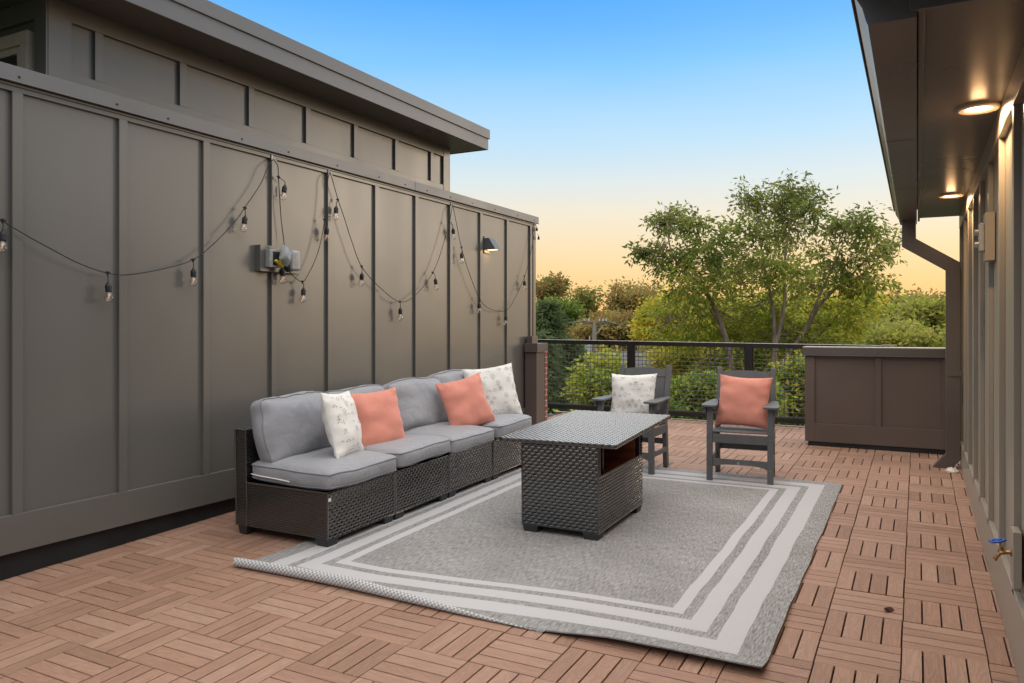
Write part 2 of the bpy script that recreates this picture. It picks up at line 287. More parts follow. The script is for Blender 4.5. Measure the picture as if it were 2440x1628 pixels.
# ---------------------------------------------------------------- mesh builder
class MB:
    def __init__(s): s.v = []; s.f = []; s.m = []; s.uv = []; s.r = []
    def quad(s, a, b, c, d, mi=0, uv=None, r=0.0):
        i = len(s.v); s.v += [tuple(a), tuple(b), tuple(c), tuple(d)]; s.f.append((i, i + 1, i + 2, i + 3)); s.m.append(mi)
        s.uv.append(uv or [(0, 0), (1, 0), (1, 1), (0, 1)]); s.r.append(r); return s
    def poly(s, vs, fs, mi=0, mat=None, uvs=None, r=0.0):
        i = len(s.v); s.v += [tuple(mat @ Vector(p)) if mat else tuple(p) for p in vs]
        for f in fs:
            s.f.append(tuple(i + k for k in f)); s.m.append(mi); s.uv.append([uvs[k] for k in f] if uvs else [(0, 0)] * len(f)); s.r.append(r)
        return s
    def box(s, x0, x1, y0, y1, z0, z1, mi=0, mat=None, r=0.0):
        vs = [(x0, y0, z0), (x1, y0, z0), (x1, y1, z0), (x0, y1, z0), (x0, y0, z1), (x1, y0, z1), (x1, y1, z1), (x0, y1, z1)]
        return s.poly(vs, [(0, 3, 2, 1), (4, 5, 6, 7), (0, 1, 5, 4), (1, 2, 6, 5), (2, 3, 7, 6), (3, 0, 4, 7)], mi, mat, r=r)
    def cyl(s, p, q, r0, r1=None, n=12, mi=0, cap=True):
        r1 = r0 if r1 is None else r1
        p = Vector(p); q = Vector(q); d = (q - p).normalized(); u = d.orthogonal().normalized(); v = d.cross(u)
        vs = []
        for c, rr in ((p, r0), (q, r1)):
            for k in range(n):
                a = 2 * math.pi * k / n; vs.append(c + u * (rr * math.cos(a)) + v * (rr * math.sin(a)))
        fs = [(k, (k + 1) % n, n + (k + 1) % n, n + k) for k in range(n)]
        if cap: fs += [tuple(range(n - 1, -1, -1)), tuple(range(n, 2 * n))]
        return s.poly(vs, fs, mi)
    def tube(s, pts, rad, n=6, mi=0, closed=False):
        pts = [Vector(p) for p in pts]; m = len(pts); vs = []; pu = None
        for i, p in enumerate(pts):
            a = pts[(i - 1) % m] if (closed or i > 0) else p; b = pts[(i + 1) % m] if (closed or i < m - 1) else p
            d = (b - a)
            d = d.normalized() if d.length > 1e-9 else Vector((0, 0, 1))
            if pu is None: u = d.orthogonal().normalized()
            else:
                u = pu - d * pu.dot(d); u = u.normalized() if u.length > 1e-6 else d.orthogonal().normalized()
            pu = u; v = d.cross(u); rr = rad(i / (m - 1)) if callable(rad) else (rad[i] if isinstance(rad, (list, tuple)) else rad)
            for k in range(n):
                t = 2 * math.pi * k / n; vs.append(p + u * (rr * math.cos(t)) + v * (rr * math.sin(t)))
        fs = []
        for i in range(m if closed else m - 1):
            j = (i + 1) % m
            for k in range(n): fs.append((i * n + k, i * n + (k + 1) % n, j * n + (k + 1) % n, j * n + k))
        if not closed: fs += [tuple(range(n - 1, -1, -1)), tuple((m - 1) * n + k for k in range(n))]
        return s.poly(vs, fs, mi)
    def lathe(s, prof, n=20, mi=0, mat=None):
        vs = []; m = len(prof)
        for r, z in prof:
            for k in range(n): a = 2 * math.pi * k / n; vs.append((r * math.cos(a), r * math.sin(a), z))
        fs = [(i * n + k, i * n + (k + 1) % n, (i + 1) * n + (k + 1) % n, (i + 1) * n + k) for i in range(m - 1) for k in range(n)]
        return s.poly(vs, fs, mi, mat)
    def build(s, name, mats, parent=None, off=None, smooth=False, bevel=0, seg=2, subsurf=0):
        if not isinstance(mats, (list, tuple)): mats = [mats]
        vs = s.v
        if off is not None: o = Vector(off); vs = [(a - o.x, b - o.y, c - o.z) for a, b, c in vs]
        me = bpy.data.meshes.new(name); me.from_pydata(vs, [], s.f); 
        for m in mats: me.materials.append(m)
        me.polygons.foreach_set('material_index', s.m)
        ul = me.uv_layers.new(name='UVMap'); fl = []
        for f in s.uv:
            for q in f: fl += [q[0], q[1]]
        ul.data.foreach_set('uv', fl)
        at = me.attributes.new('rnd', 'FLOAT', 'FACE'); at.data.foreach_set('value', s.r)
        if smooth: me.polygons.foreach_set('use_smooth', [True] * len(s.f))
        me.update()
        o = bpy.data.objects.new(name, me); COL.objects.link(o)
        if parent is not None: o.parent = parent
        if bevel:
            b = o.modifiers.new('bevel', 'BEVEL'); b.width = bevel; b.segments = seg; b.limit_method = 'ANGLE'; b.angle_limit = R(40)
        if subsurf:
            b = o.modifiers.new('sub', 'SUBSURF'); b.levels = subsurf; b.render_levels = subsurf
        return o
def tag(o, label=None, cat=None, group=None, kind=None):
    if label: o['label'] = label
    if cat: o['category'] = cat
    if group: o['group'] = group
    if kind: o['kind'] = kind
    return o
def thing(name, label, cat, loc=(0, 0, 0), rot=(0, 0, 0), group=None):
    o = bpy.data.objects.new(name, None); COL.objects.link(o); o.location = loc; o.rotation_euler = rot; o.empty_display_size = .1
    return tag(o, label, cat, group)
def copy_tree(o, parent=None):
    c = o.copy(); COL.objects.link(c); c.parent = parent
    for ch in list(o.children): copy_tree(ch, c)
    return c
def struct(o, cat=None): o['kind'] = 'structure'; return o
TILT = (math.atan(B_), -math.atan(A_) , 0)
def onfloor(x, y, rz=0, dz=0): return dict(loc=(x, y, fz(x, y) + dz), rot=(TILT[0] * math.cos(rz), TILT[1], rz))

# ---------------------------------------------------------------- ground, deck
g = MB(); GZ = -10.5
g.quad((-900, -300, GZ), (900, -300, GZ), (900, 1200, GZ), (-900, 1200, GZ)); struct(g.build('ground', ground_m))
g = MB()
rc = [(-60, 62), (-40, 60), (-20, 56), (0, 55), (30, 58)]
for (a, b), (c, d) in zip(rc, rc[1:]): g.quad((a, b - 3.5, GZ + .02), (c, d - 3.5, GZ + .02), (c, d + 3.5, GZ + .02), (a, b + 3.5, GZ + .02))
struct(g.build('road', asphalt))
# building block that carries the deck
DX0, DX1, DY0, DY1 = -4.235, .357, .6, 9.56
b = MB()
def slab(mb, x0, x1, y0, y1, t0, t1, mi=0):
    vs = [(x, y, fz(x, y) + t) for t in (t0, t1) for x, y in ((x0, y0), (x1, y0), (x1, y1), (x0, y1))]
    mb.poly(vs, [(0, 3, 2, 1), (4, 5, 6, 7), (0, 1, 5, 4), (1, 2, 6, 5), (2, 3, 7, 6), (3, 0, 4, 7)], mi)
slab(b, -7, 3, -3, 9.55, -.6, -.024); struct(b.build('roof_slab', membrane))
TS = .305
def deck():
    mb = MB(); rnd = random.Random(3)
    x_off = -.18448 * TS; y_off = .6633 * TS
    T = .022
    for k in range(-15, 3):
        for m in range(1, 32):
            X0 = x_off + k * TS; Y0 = y_off + m * TS
            if X0 > DX1 or X0 + TS < DX0 or Y0 > DY1: continue
            if X0 > -1.02 + .0 and Y0 > 8.62: continue
            alongX = ((k + m) % 2 != 0)
            jx = rnd.gauss(0, .0007); jy = rnd.gauss(0, .0007); jz = rnd.gauss(0, .0006)
            if rnd.random() < .12: jy += rnd.choice((-.003, .003))
            base = rnd.random() * .5 + .25
            for q in range(4):
                a0 = q * TS / 4 + .0034; a1 = (q + 1) * TS / 4 - .0034
                l0 = .0016; l1 = TS - .0016
                if alongX: x0, x1, y0, y1 = X0 + l0, X0 + l1, Y0 + a0, Y0 + a1
                else: x0, x1, y0, y1 = X0 + a0, X0 + a1, Y0 + l0, Y0 + l1
                x0 += jx; x1 += jx; y0 += jy; y1 += jy
                x0c, x1c, y1c = max(x0, DX0 + rnd.uniform(0, .004)), min(x1, DX1 - .005), min(y1, DY1)
                if x1c - x0c < .006 or y1c - y0 < .006: continue
                if x0c > -1.0 and y0 > 8.62: continue
                r = min(1, max(0, base + rnd.gauss(0, .24)))
                h = jz; bv = .0012
                z = lambda x, y, t: fz(x, y) + t + h
                P = [(x0c, y0), (x1c, y0), (x1c, y1c), (x0c, y1c)]
                Q = [(x0c + bv, y0 + bv), (x1c - bv, y0 + bv), (x1c - bv, y1c - bv), (x0c + bv, y1c - bv)]
                vs = [(x, y, z(x, y, 0)) for x, y in Q] + [(x, y, z(x, y, -bv)) for x, y in P] + [(x, y, z(x, y, -T)) for x, y in P]
                fs = [(0, 1, 2, 3)] + [(4 + i, 4 + (i + 1) % 4, (i + 1) % 4, i) for i in range(4)] + [(8 + i, 8 + (i + 1) % 4, 4 + (i + 1) % 4, 4 + i) for i in range(4)]
                ou = r * 50 + q * 3.1
                if alongX: uvf = lambda x, y: (x - X0 + ou, y - Y0)
                else: uvf = lambda x, y: (y - Y0 + ou, x - X0)
                uvs = [uvf(x, y) for x, y in Q] + [uvf(x, y) for x, y in P] * 2
                mb.poly(vs, fs, 0, None, uvs, r)
    return mb.build('deck', deckm)
struct(deck())
u_ = MB(); slab(u_, DX0 - .01, DX1 + .012, DY0, DY1, -.0235, -.019); struct(u_.build('deck_underlay', dark_gap))
e = MB(); slab(e, -4.35, -1.02, 9.562, 9.60, -.05, .012); slab(e, -4.35, -1.02, 9.60, 9.66, -.3, -.02)
struct(e.build('deck_edge', rail_strip, bevel=.002))

# ---------------------------------------------------------------- left parapet wall (battens face X=-4.20)
WX = -4.20; PX = -4.222
WY0, WY1 = .9, 8.645
t = thing('parapet_wall', 'taupe board and batten wall hung with string lights behind the sofa', 'wall', (PX, 4.5, 0)); OFF = (PX, 4.5, 0)
m = MB(); m.box(-4.40, PX, WY0, WY1 - .02, .215, 2.70); m.build('panel', siding, t, OFF)
m = MB(); m.box(PX, WX + .004, WY0, WY1, .212, .412); m.build('base_band', siding, t, OFF, bevel=.002)
m = MB(); m.box(PX, WX - .003, WY0, WY1, 2.635, 2.662); m.box(PX, WX + .006, WY0, WY1, 2.662, 2.676); m.build('frieze', siding, t, OFF, bevel=.0015)
yb = 2.366 - .61 * 2
k = 0
while yb < 8.6:
    m = MB(); m.box(PX, WX, yb, yb + .055, .412, 2.635); m.build('batten', siding, t, OFF, bevel=.0015); yb += .6125; k += 1
m = MB(); m.box(PX - .005, WX + .002, WY1 - .07, WY1, .212, 2.635); m.box(-4.42, PX, WY1 - .02, WY1, .212, 2.7); m.build('corner_trim', siding, t, OFF, bevel=.0015)
m = MB()
for a, c in ((WY0, 6.0), (6.004, WY1 + .03)):
    m.box(-4.44, WX + .016, a, c, 2.748, 2.7615)
    m.box(WX + .016, WX + .028, a, c, 2.683, 2.762); m.box(WX + .010, WX + .034, a, c, 2.677, 2.683)
m.build('coping', metalpaint, t, OFF, bevel=.0015)
for i, yy in enumerate([2.39, 2.95, 3.3, 3.9, 4.35, 4.9, 5.45, 5.84, 6.2, 6.62, 7.05, 7.55, 8.1, 8.55]):
    m = MB(); m.cyl((WX + .028, yy, 2.708), (WX + .034, yy, 2.708), .007, .005, 8); m.build('screw', rubber, t, OFF)
m = MB(); m.box(-4.40, -4.236, WY0, WY1, -.1, .214); m.build('flashing', membrane, t, OFF)
# brown pillar at the wall's end
def pillar():
    X0, X1, Y0, Y1 = WX + .006, -4.04, 8.34, 8.57; z0 = fz(-4.1, 8.4)
    t = thing('corner_pillar', 'short brown boxed pillar with metal cap at the far end of the taupe wall', 'pillar', (-4.12, 8.45, z0)); o = (-4.12, 8.45, z0)
    m = MB(); m.box(X0, X1, Y0, Y1, z0 - .01, 1.105); m.build('shaft', shadesiding, t, o, bevel=.003)
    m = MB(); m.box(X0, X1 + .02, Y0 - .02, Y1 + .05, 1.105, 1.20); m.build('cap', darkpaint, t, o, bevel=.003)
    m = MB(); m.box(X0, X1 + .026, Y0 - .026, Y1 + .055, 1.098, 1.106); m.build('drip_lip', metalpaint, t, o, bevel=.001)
    m = MB(); m.box(X0, X0 + .075, Y0 + .04, Y0 + .2, 1.20, 1.285); m.build('block', shadesiding, t, o, bevel=.002)
    for x in (-4.15, -4.08):
        m = MB(); m.cyl((x, Y0 - .02, 1.155), (x, Y0 - .025, 1.155), .006, .004, 8); m.build('screw', steel, t, o)
pillar()
def brick_pier():
    x0, x1, y0, y1 = -4.4, -4.078, 8.66, 8.73; z0 = fz(-4.2, 8.7); z1 = 1.09
    m = MB()
    for a, b_, un in (((x0, y0), (x1, y0), 0), ((x1, y0), (x1, y1), .36), ((x1, y1), (x0, y1), .5), ((x0, y1), (x0, y0), .8)):
        ln = math.hypot(b_[0] - a[0], b_[1] - a[1])
        m.quad((*a, z0), (*b_, z0), (*b_, z1), (*a, z1), 0, [(un, 0), (un + ln, 0), (un + ln, z1 - z0), (un, z1 - z0)])
    m.quad((x0, y0, z1), (x1, y0, z1), (x1, y1, z1), (x0, y1, z1))
    o = m.build('brick_pier', brickm); tag(o, 'narrow strip of red brick pier showing behind the brown pillar', 'brick pier')
brick_pier()

# ---------------------------------------------------------------- upper house behind the wall
def upper_house():
    X = -4.45; P = X - .022; Y0, Y1 = 2.71, 7.05; ZB = 2.2; ZS = 3.312
    t = thing('rooftop_house', 'upper storey with flat overhanging roof rising behind the taupe wall', 'building', (P, 4.9, ZB)); o = (P, 4.9, ZB)
    m = MB(); m.box(-8.5, P, Y0 + .02, Y1 - .02, ZB, ZS); m.build('wall', siding, t, o)
    m = MB(); m.box(P, X, Y0 + .14, Y1 - .13, 3.205, ZS); m.build('frieze', siding, t, o, bevel=.0015)
    m = MB(); m.box(P, X, Y0 + .14, Y1 - .13, ZB, 2.905); m.build('base_band', siding, t, o, bevel=.0015)
    for a, c in ((Y0, Y0 + .14), (Y1 - .13, Y1)):
        m = MB(); m.box(P - .05, X + .003, a, c, ZB, ZS); m.build('corner_trim', siding, t, o, bevel=.002)
    y = 3.0
    while y < Y1 - .15:
        m = MB(); m.box(P, X, y, y + .055, 2.905, 3.205); m.build('batten', siding, t, o, bevel=.0015); y += .6135
    # near side wall: trim and window
    m = MB(); m.box(-4.56, X, Y0 - .012, Y0, ZB, ZS); m.build('corner_trim', siding, t, o, bevel=.002)
    m = MB(); m.box(-8.4, -4.56, Y0 - .010, Y0 + .02, 3.20, ZS); m.build('frieze', siding, t, o, bevel=.002)
    wn = MB(); F = (-4.605, 3.135); fw = .075
    wn.box(F[0] - 1.2, F[0], Y0 - .03, Y0 + .02, F[1] - fw, F[1]); wn.box(F[0] - fw, F[0], Y0 - .03, Y0 + .02, ZB, F[1] - fw)
    wn.box(F[0] - 1.2 - fw, F[0] - 1.2, Y0 - .03, Y0 + .02, ZB, F[1]); wo = wn.build('window', trimring, t, o, bevel=.003)
    q = MB(); q.box(F[0] - .13, F[0] - fw, Y0 - .012, Y0 + .02, ZB, F[1] - fw); q.box(F[0] - 1.2, F[0] - .13, Y0 - .012, Y0 + .02, F[1] - .115, F[1] - fw); q.build('sash', trimring, wo, o, bevel=.002)
    q = MB(); q.box(F[0] - 1.2, F[0] - .13, Y0 + .0, Y0 + .018, ZB, F[1] - .115); q.build('pane', dkglass, wo, o)
    rf = MB(); FX = -4.103; YE = 7.275; YN = .2; FW = -9
    rf.box(FW, FX - .02, YN, YE - .02, ZS, ZS + .02)
    ro = rf.build('roof', darkpaint, t, o)
    q = MB(); q.box(FX - .02, FX, YN, YE, ZS - .004, 3.43); q.box(FW, FX - .02, YE - .02, YE, ZS - .004, 3.43); q.build('fascia', metalpaint, ro, o, bevel=.002)
    q = MB(); q.box(FX - .02, FX + .014, YN, YE + .014, 3.425, 3.526); q.box(FW, FX - .02, YE - .02, YE + .014, 3.425, 3.526); q.build('drip_edge', metalpaint, ro, o, bevel=.003)
    q = MB(); q.box(FW, FX - .02, YN, YE - .02, 3.50, 3.515); q.build('deck_sheet', membrane, ro, o)
upper_house()

# ---------------------------------------------------------------- right house
def right_house():
    X = .336; P = .360; Y0, Y1 = .6, 7.95; ZS = 2.39; zb = -.05
    t = thing('neighbouring_house', 'taupe battened house wall with deep eave and gutter along the right side', 'building', (P, 4, 0)); o = (P, 4, 0)
    m = MB(); m.box(P, 3.2, Y0, Y1, zb, ZS); m.build('wall', litsiding, t, o)
    m = MB()
    vs = [(x, y, z) for x in (X, P) for y, z in ((Y0, fz(0, Y0) + .004), (Y1, fz(0, Y1) + .004), (Y1, .39), (Y0, .34))]
    m.poly(vs, [(0, 1, 2, 3), (7, 6, 5, 4), (0, 4, 5, 1), (3, 2, 6, 7), (1, 5, 6, 2), (0, 3, 7, 4)]); m.build('base_band', litsiding, t, o, bevel=.002)
    m = MB(); m.box(X - .004, P, Y0, Y1, 2.27, ZS); m.build('frieze', litsiding, t, o, bevel=.002)
    m = MB(); m.box(X - .002, P, Y1 - .09, Y1, .38, 2.27); m.box(P, P + .1, Y1, Y1 + .02, zb, 2.3); m.build('corner_trim', litsiding, t, o, bevel=.002)
    y = 7.28
    while y > 1:
        if abs(y - 4.23) < .2: segs = [(.36, .40), (.57, 2.27)]
        m = MB(); m.box(X, P, y - .03, y + .025, .34, 2.27); m.build('batten', litsiding, t, o, bevel=.0015); y -= .608
    # eave
    YN = 2.65; YE = 7.98
    m = MB(); m.box(.022, P - .0, YN, YE, ZS, ZS + .015); m.box(P, 3.2, YE - .3, YE, ZS, ZS + .02); so_ = m.build('soffit', darkpaint, t, o)
    m = MB(); m.box(.004, .022, YN, YE, ZS - .03, ZS + .12); m.build('fascia', darkpaint, t, o, bevel=.001)
    m = MB(); m.box(-.02, 1.6, YN - .018, YN, ZS - .035, ZS + .30); m.build('rake_board', metalpaint, t, o, bevel=.002)
    # K style gutter profile extruded along Y
    gz = 2.338
    prof = [(-.001, gz + .13), (-.001, gz), (-.136, gz), (-.141, gz + .012), (-.152, gz + .055), (-.176, gz + .10), (-.180, gz + .13), (-.168, gz + .13), (-.166, gz + .112), (-.142, gz + .06), (-.130, gz + .014), (-.010, gz + .012), (-.010, gz + .13)]
    m = MB(); n = len(prof); ys = [YN, 4.3, 4.303, 5.9, 5.903, YE + .02]
    vs = []
    for j, yy in enumerate(ys):
        dd = .0015 if j in (1, 4) else 0
        for x, z in prof: vs.append((x, yy, z - dd))
    fs = []
    for j in range(len(ys) - 1):
        for i in range(n): fs.append((j * n + i, j * n + (i + 1) % n, (j + 1) * n + (i + 1) % n, (j + 1) * n + i))
    fs.append(tuple(range((len(ys) - 1) * n, len(ys) * n)))
    m.poly(vs, fs)
    go = m.build('gutter', darkpaint, t, o)
    q = MB(); ep = [p for p in prof[:7]]; q.poly([(x, YN - .004, z) for x, z in ep] + [(x, YN, z) for x, z in ep], [tuple(range(7)), tuple(range(13, 6, -1))] + [(i, 7 + i, 7 + (i + 1) % 7, (i + 1) % 7) for i in range(7)])
    q.build('end_cap', metalpaint, go, o)
    for yy in (4.36, 5.96):
        q = MB(); pp = prof[1:7]; w0 = [(x - (.0015 if x < -.1 else 0), yy, z - .0015) for x, z in pp]; w1 = [(x, yy + .03, z) for x, z, in [(a[0], a[2]) for a in w0]]
        q.poly(w0 + w1, [(i, i + 1, i + 7, i + 6) for i in range(5)]); q.build('seam_joint', darkpaint, go, o)
    q = MB(); q.box(-.186, .3, .4, YE, gz + .131, gz + .139); q.box(-.190, -.186, .4, YE, gz + .118, gz + .139); q.build('roof_edge', darkpaint, t, o)
    q = MB(); q.box(-.1, 3.3, .4, YE + .05, ZS + .20, ZS + .24); q.build('roof', darkpaint, t, o)
    # downspout: drop, two elbows, long leg, outlet kick
    Yd = 7.72; dw, dd = .115, .085
    def seg(mb, pts):
        for (a, b_) in zip(pts, pts[1:]): pass
    def profile_strip(mb, path, y0, y1, wd):
        # path of centreline in XZ with mitred joints, rectangular section
        n_ = len(path); L_ = []; R_ = []
        for i, p in enumerate(path):
            p = Vector((p[0], p[1]))
            d0 = (p - Vector(path[i - 1])).normalized() if i else None; d1 = (Vector(path[i + 1]) - p).normalized() if i < n_ - 1 else None
            if d0 is None: nn = Vector((-d1.y, d1.x)); k_ = 1
            elif d1 is None: nn = Vector((-d0.y, d0.x)); k_ = 1
            else:
                n0 = Vector((-d0.y, d0.x)); n1 = Vector((-d1.y, d1.x)); nn = (n0 + n1).normalized(); k_ = 1 / max(.3, nn.dot(n0))
            L_.append(p + nn * (wd / 2 * k_)); R_.append(p - nn * (wd / 2 * k_))
        vs = [(q.x, yy, q.y) for yy in (y0, y1) for q in L_ + R_]
        N_ = 2 * n_; fs = []
        for i in range(n_ - 1):
            fs += [(i, i + 1, n_ + i + 1, n_ + i), (N_ + i, N_ + n_ + i, N_ + n_ + i + 1, N_ + i + 1), (i, N_ + i, N_ + i + 1, i + 1), (n_ + i, n_ + i + 1, N_ + n_ + i + 1, N_ + n_ + i)]
        fs += [(0, n_, N_ + n_, N_)]
        fs += [(n_ - 1, N_ + n_ - 1, N_ + 2 * n_ - 1, 2 * n_ - 1)]
        mb.poly(vs, fs)
    xs = onY(2086, 540, Yd).x; xl = onY(2187, 700, Yd).x
    za = onY(2088, 560, Yd).z; zb_ = onY(2188, 612, Yd).z
    zlow = onY(2190, 1068, Yd - .05).z
    q = MB(); profile_strip(q, [(xs, gz + .01), (xs, za + .01), (xl, zb_ + .0), (xl, onY(2190, 1048, Yd).z), (onY(2153, 1081, Yd).x, onY(2153, 1081, Yd).z)], Yd - .04, Yd + .05, .112)
    do = q.build('downspout', darkpaint, t, o, bevel=.004)
    zz = onY(2190, 858, Yd).z
    q = MB(); q.box(xl - .03, P + .01, Yd - .048, Yd - .042, zz - .02, zz + .02); q.box(P - .04, P + .01, Yd - .045, Yd + .05, zz - .02, zz + .02); q.build('strap', darkpaint, do, o, bevel=.001)
    return xl, Yd
XL, YD = right_house()

# recessed eave lamps
def downlight(y, x, label):
    t = thing('recessed_light', label, 'ceiling light', (x, y, 2.39), group='lit round downlights in the eave')
    m = MB(); m.lathe([(.084, 0), (.084, -.012), (.078, -.019), (.058, -.016), (.054, -.008), (.054, 0)], 40); m.build('trim_ring', trimring, t, smooth=False, bevel=.001)
    m = MB(); m.lathe([(0.0001, -.0095), (.054, -.0095)], 32); m.build('diffuser', lampglow, t)
    ld = bpy.data.lights.new('lamp', 'AREA'); ld.shape = 'DISK'; ld.size = .11; ld.energy = 8; ld.color = (1, .66, .36); ld.spread = R(165)
    lo = bpy.data.objects.new('lamp_light', ld); COL.objects.link(lo); lo.parent = t; lo.location = (0, 0, -.024)
    ld = bpy.data.lights.new('lamp_dome', 'POINT'); ld.shadow_soft_size = .03; ld.energy = .6; ld.color = (1, .55, .25)
    lo = bpy.data.objects.new('lamp_dome_light', ld); COL.objects.link(lo); lo.parent = t; lo.location = (0, 0, -.055)
downlight(4.05, .245, 'lit round downlight in the eave, the nearer and larger of the two')
downlight(6.65, .225, 'lit round downlight in the eave, the farther of the two, above the outlet box')

# weatherproof box on the right wall
def wall_box():
    p = onX(2268, 545, .33); y = p.y; z = p.z
    t = thing('outlet_box', 'small grey utility box on a taupe block high on the right wall', 'outlet box', (.336, y, z))
    m = MB(); m.box(-.024, .02, -.06, .06, -.125, .125); m.build('mounting_block', litsiding, t, bevel=.002)
    m = MB(); m.box(-.050, -.024, -.04, .04, -.075, .075); m.build('housing', greyplastic, t, bevel=.008)
    for zz in (-.035, .03):
        m = MB(); m.cyl((-.050, 0, zz), (-.068, 0, zz), .022, .018, 14); m.build('lamp_socket', steel, t)
wall_box()
# hose faucet
def faucet():
    p = onX(2330, 1268, .336); y, z = p.y, p.z
    y -= .01; blk = thing('hose_faucet', 'brass garden faucet with blue wheel handle low on the right wall', 'faucet', (.336, y, z))
    m = MB(); m.box(-.018, .02, -.09, .075, -.18, .14); m.build('mounting_block', litsiding, blk, bevel=.002)
    def sq(mb):
        mb.v = [(-.02 + (v[0] + .02) * .58, v[1] * .8, v[2] * .85) for v in mb.v]; return mb
    m = MB(); m.cyl((-.02, 0, 0), (-.028, 0, 0), .028, .026, 18)
    m.tube([(-.02, 0, 0), (-.05, 0, -.002), (-.085, 0, -.004), (-.105, 0, -.012), (-.125, 0, -.030), (-.142, 0, -.052)], [.013, .013, .016, .014, .013, .014], 12)
    m.cyl((-.138, 0, -.046), (-.150, 0, -.062), .017, .017, 14)
    m.tube([(-.085, 0, 0), (-.098, 0, .028), (-.104, 0, .045)], [.013, .015, .011], 12); m.cyl((-.104, 0, .045), (-.112, 0, .068), .006, .006, 8)
    sq(m).build('spout', brass, blk, smooth=False, bevel=.001)
    m = MB(); c = Vector((-.112, 0, .070)); ax = Vector((-.30, 0, .95)).normalized(); u = ax.orthogonal().normalized(); v = ax.cross(u); pts = []
    for k in range(42):
        a = 2 * math.pi * k / 42; r = .034 + .004 * math.cos(a * 6); pts.append(c + u * r * math.cos(a) + v * r * math.sin(a))
    m.tube(pts, .0075, 8, closed=True)
    for k in range(4):
        a = math.pi / 2 * k; m.cyl(c, c + (u * math.cos(a) + v * math.sin(a)) * .034, .004, .004, 8)
    m.cyl(c - ax * .006, c + ax * .008, .011, .011, 12); [m.v.__setitem__(i, (v[0] + .03, v[1], v[2] * .88)) for i, v in enumerate(m.v)]; m.build('wheel_handle', bluehandle, blk, smooth=True); blk.scale = (.72, .66, .66)
faucet()

# ---------------------------------------------------------------- knee wall on the right
def knee_wall():
    X0, X1, Y, Y1 = -1.013, .36, 8.36, 8.62; P = Y + .022
    t = thing('knee_wall', 'low brown panelled knee wall with metal cap at the right end of the railing', 'low wall', (-.33, 8.5, .2)); o = (-.33, 8.5, .2)
    m = MB(); m.box(X0 + .01, X1, P, Y1, .236, 1.12); m.build('panel', shadesiding, t, o)
    m = MB(); m.box(X0, X0 + .093, Y, Y1, .236, 1.10); m.build('corner_trim', shadesiding, t, o, bevel=.002)
    m = MB(); m.box(X0 + .093, X1, Y, P, .236, .42); m.build('base_band', shadesiding, t, o, bevel=.002)
    m = MB(); m.box(-.365, -.31, Y + .002, P, .42, 1.10); m.build('batten', shadesiding, t, o, bevel=.002)
    m = MB(); m.box(.213, .268, Y + .002, P, .42, 1.10); m.build('batten', shadesiding, t, o, bevel=.002)
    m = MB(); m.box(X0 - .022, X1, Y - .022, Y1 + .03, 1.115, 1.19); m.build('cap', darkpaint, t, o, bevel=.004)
    m = MB(); m.box(X0 - .026, X1, Y - .030, Y1 + .034, 1.107, 1.116); m.build('drip_lip', metalpaint, t, o, bevel=.001)
    m = MB(); m.box(X0 - .018, X1, Y - .018, Y1 + .026, 1.19, 1.196); m.build('cap_top', rail_strip, t, o, bevel=.002)
    for x in (-1.0, -.36):
        m = MB(); m.cyl((x, Y - .022, 1.135), (x, Y - .028, 1.135), .006, .004, 8); m.build('screw', steel, t, o)
    m = MB(); vs = []
    m.box(X0 + .03, X1, Y + .01, Y1, .15, .237); m.build('flashing', membrane, t, o)
knee_wall()

# ---------------------------------------------------------------- railing
def railing():
    Y = 9.5; t = thing('railing', 'black metal railing with welded wire mesh at the far edge of the deck', 'railing', (-2.4, Y, .21)); o = (-2.4, Y, .21)
    XA, XB = -4.75, -.33
    zt = lambda x: 1.2225 - .0085 * (x + 4.5)
    def bar(name, x0, x1, y0, y1, za, zb, mat, par=t):
        m = MB(); vs = [(x, y, zt(x) + q) for q in (za, zb) for x, y in ((x0, y0), (x1, y0), (x1, y1), (x0, y1))]
        m.poly(vs, [(0, 3, 2, 1), (4, 5, 6, 7), (0, 1, 5, 4), (1, 2, 6, 5), (2, 3, 7, 6), (3, 0, 4, 7)]); return m.build(name, mat, par, o, bevel=.002)
    bar('top_rail', XA, XB, Y - .03, Y + .03, -.05, 0, black_metal)
    bar('rail_cap', XA, XB, Y - .034, Y + .034, 0, .005, rail_strip)
    bar('bottom_rail', XA, XB, Y - .02, Y + .02, -.92, -.865, black_metal)
    posts = [-4.62, -3.25, -1.777, -.36]
    for x in posts:
        bar('post', x - .038, x + .038, Y - .038, Y + .038, -1.08, -.05, black_metal)
    for a, c in zip(posts, posts[1:]):
        m = MB(); x = a + .045
        while x < c - .04: m.cyl((x, Y, zt(x) - .865), (x, Y, zt(x) - .05), .0032, n=5, cap=False); x += .0508
        z = -.85
        while z < -.055: m.cyl((a + .038, Y + .004, zt(a) + z), (c - .038, Y + .004, zt(c) + z), .0040, n=5, cap=False); z += .0508
        m.build('mesh_panel', wire_mat, t, o)
        f = MB()
        for x0, x1 in ((a + .038, a + .052), (c - .052, c - .038)):
            f.box(x0, x1, Y - .012, Y + .012, zt(a) - .865, zt(a) - .051)
        f.box(a + .052, c - .052, Y - .012, Y + .012, zt(c) - .866, zt(c) - .850); f.build('mesh_frame', black_metal, t, o)
    m = MB(); m.box(-.34, -.20, Y - .05, Y + .04, 1.185, 1.20); m.build('end_plate', woodblock, t, o, bevel=.002)
railing()

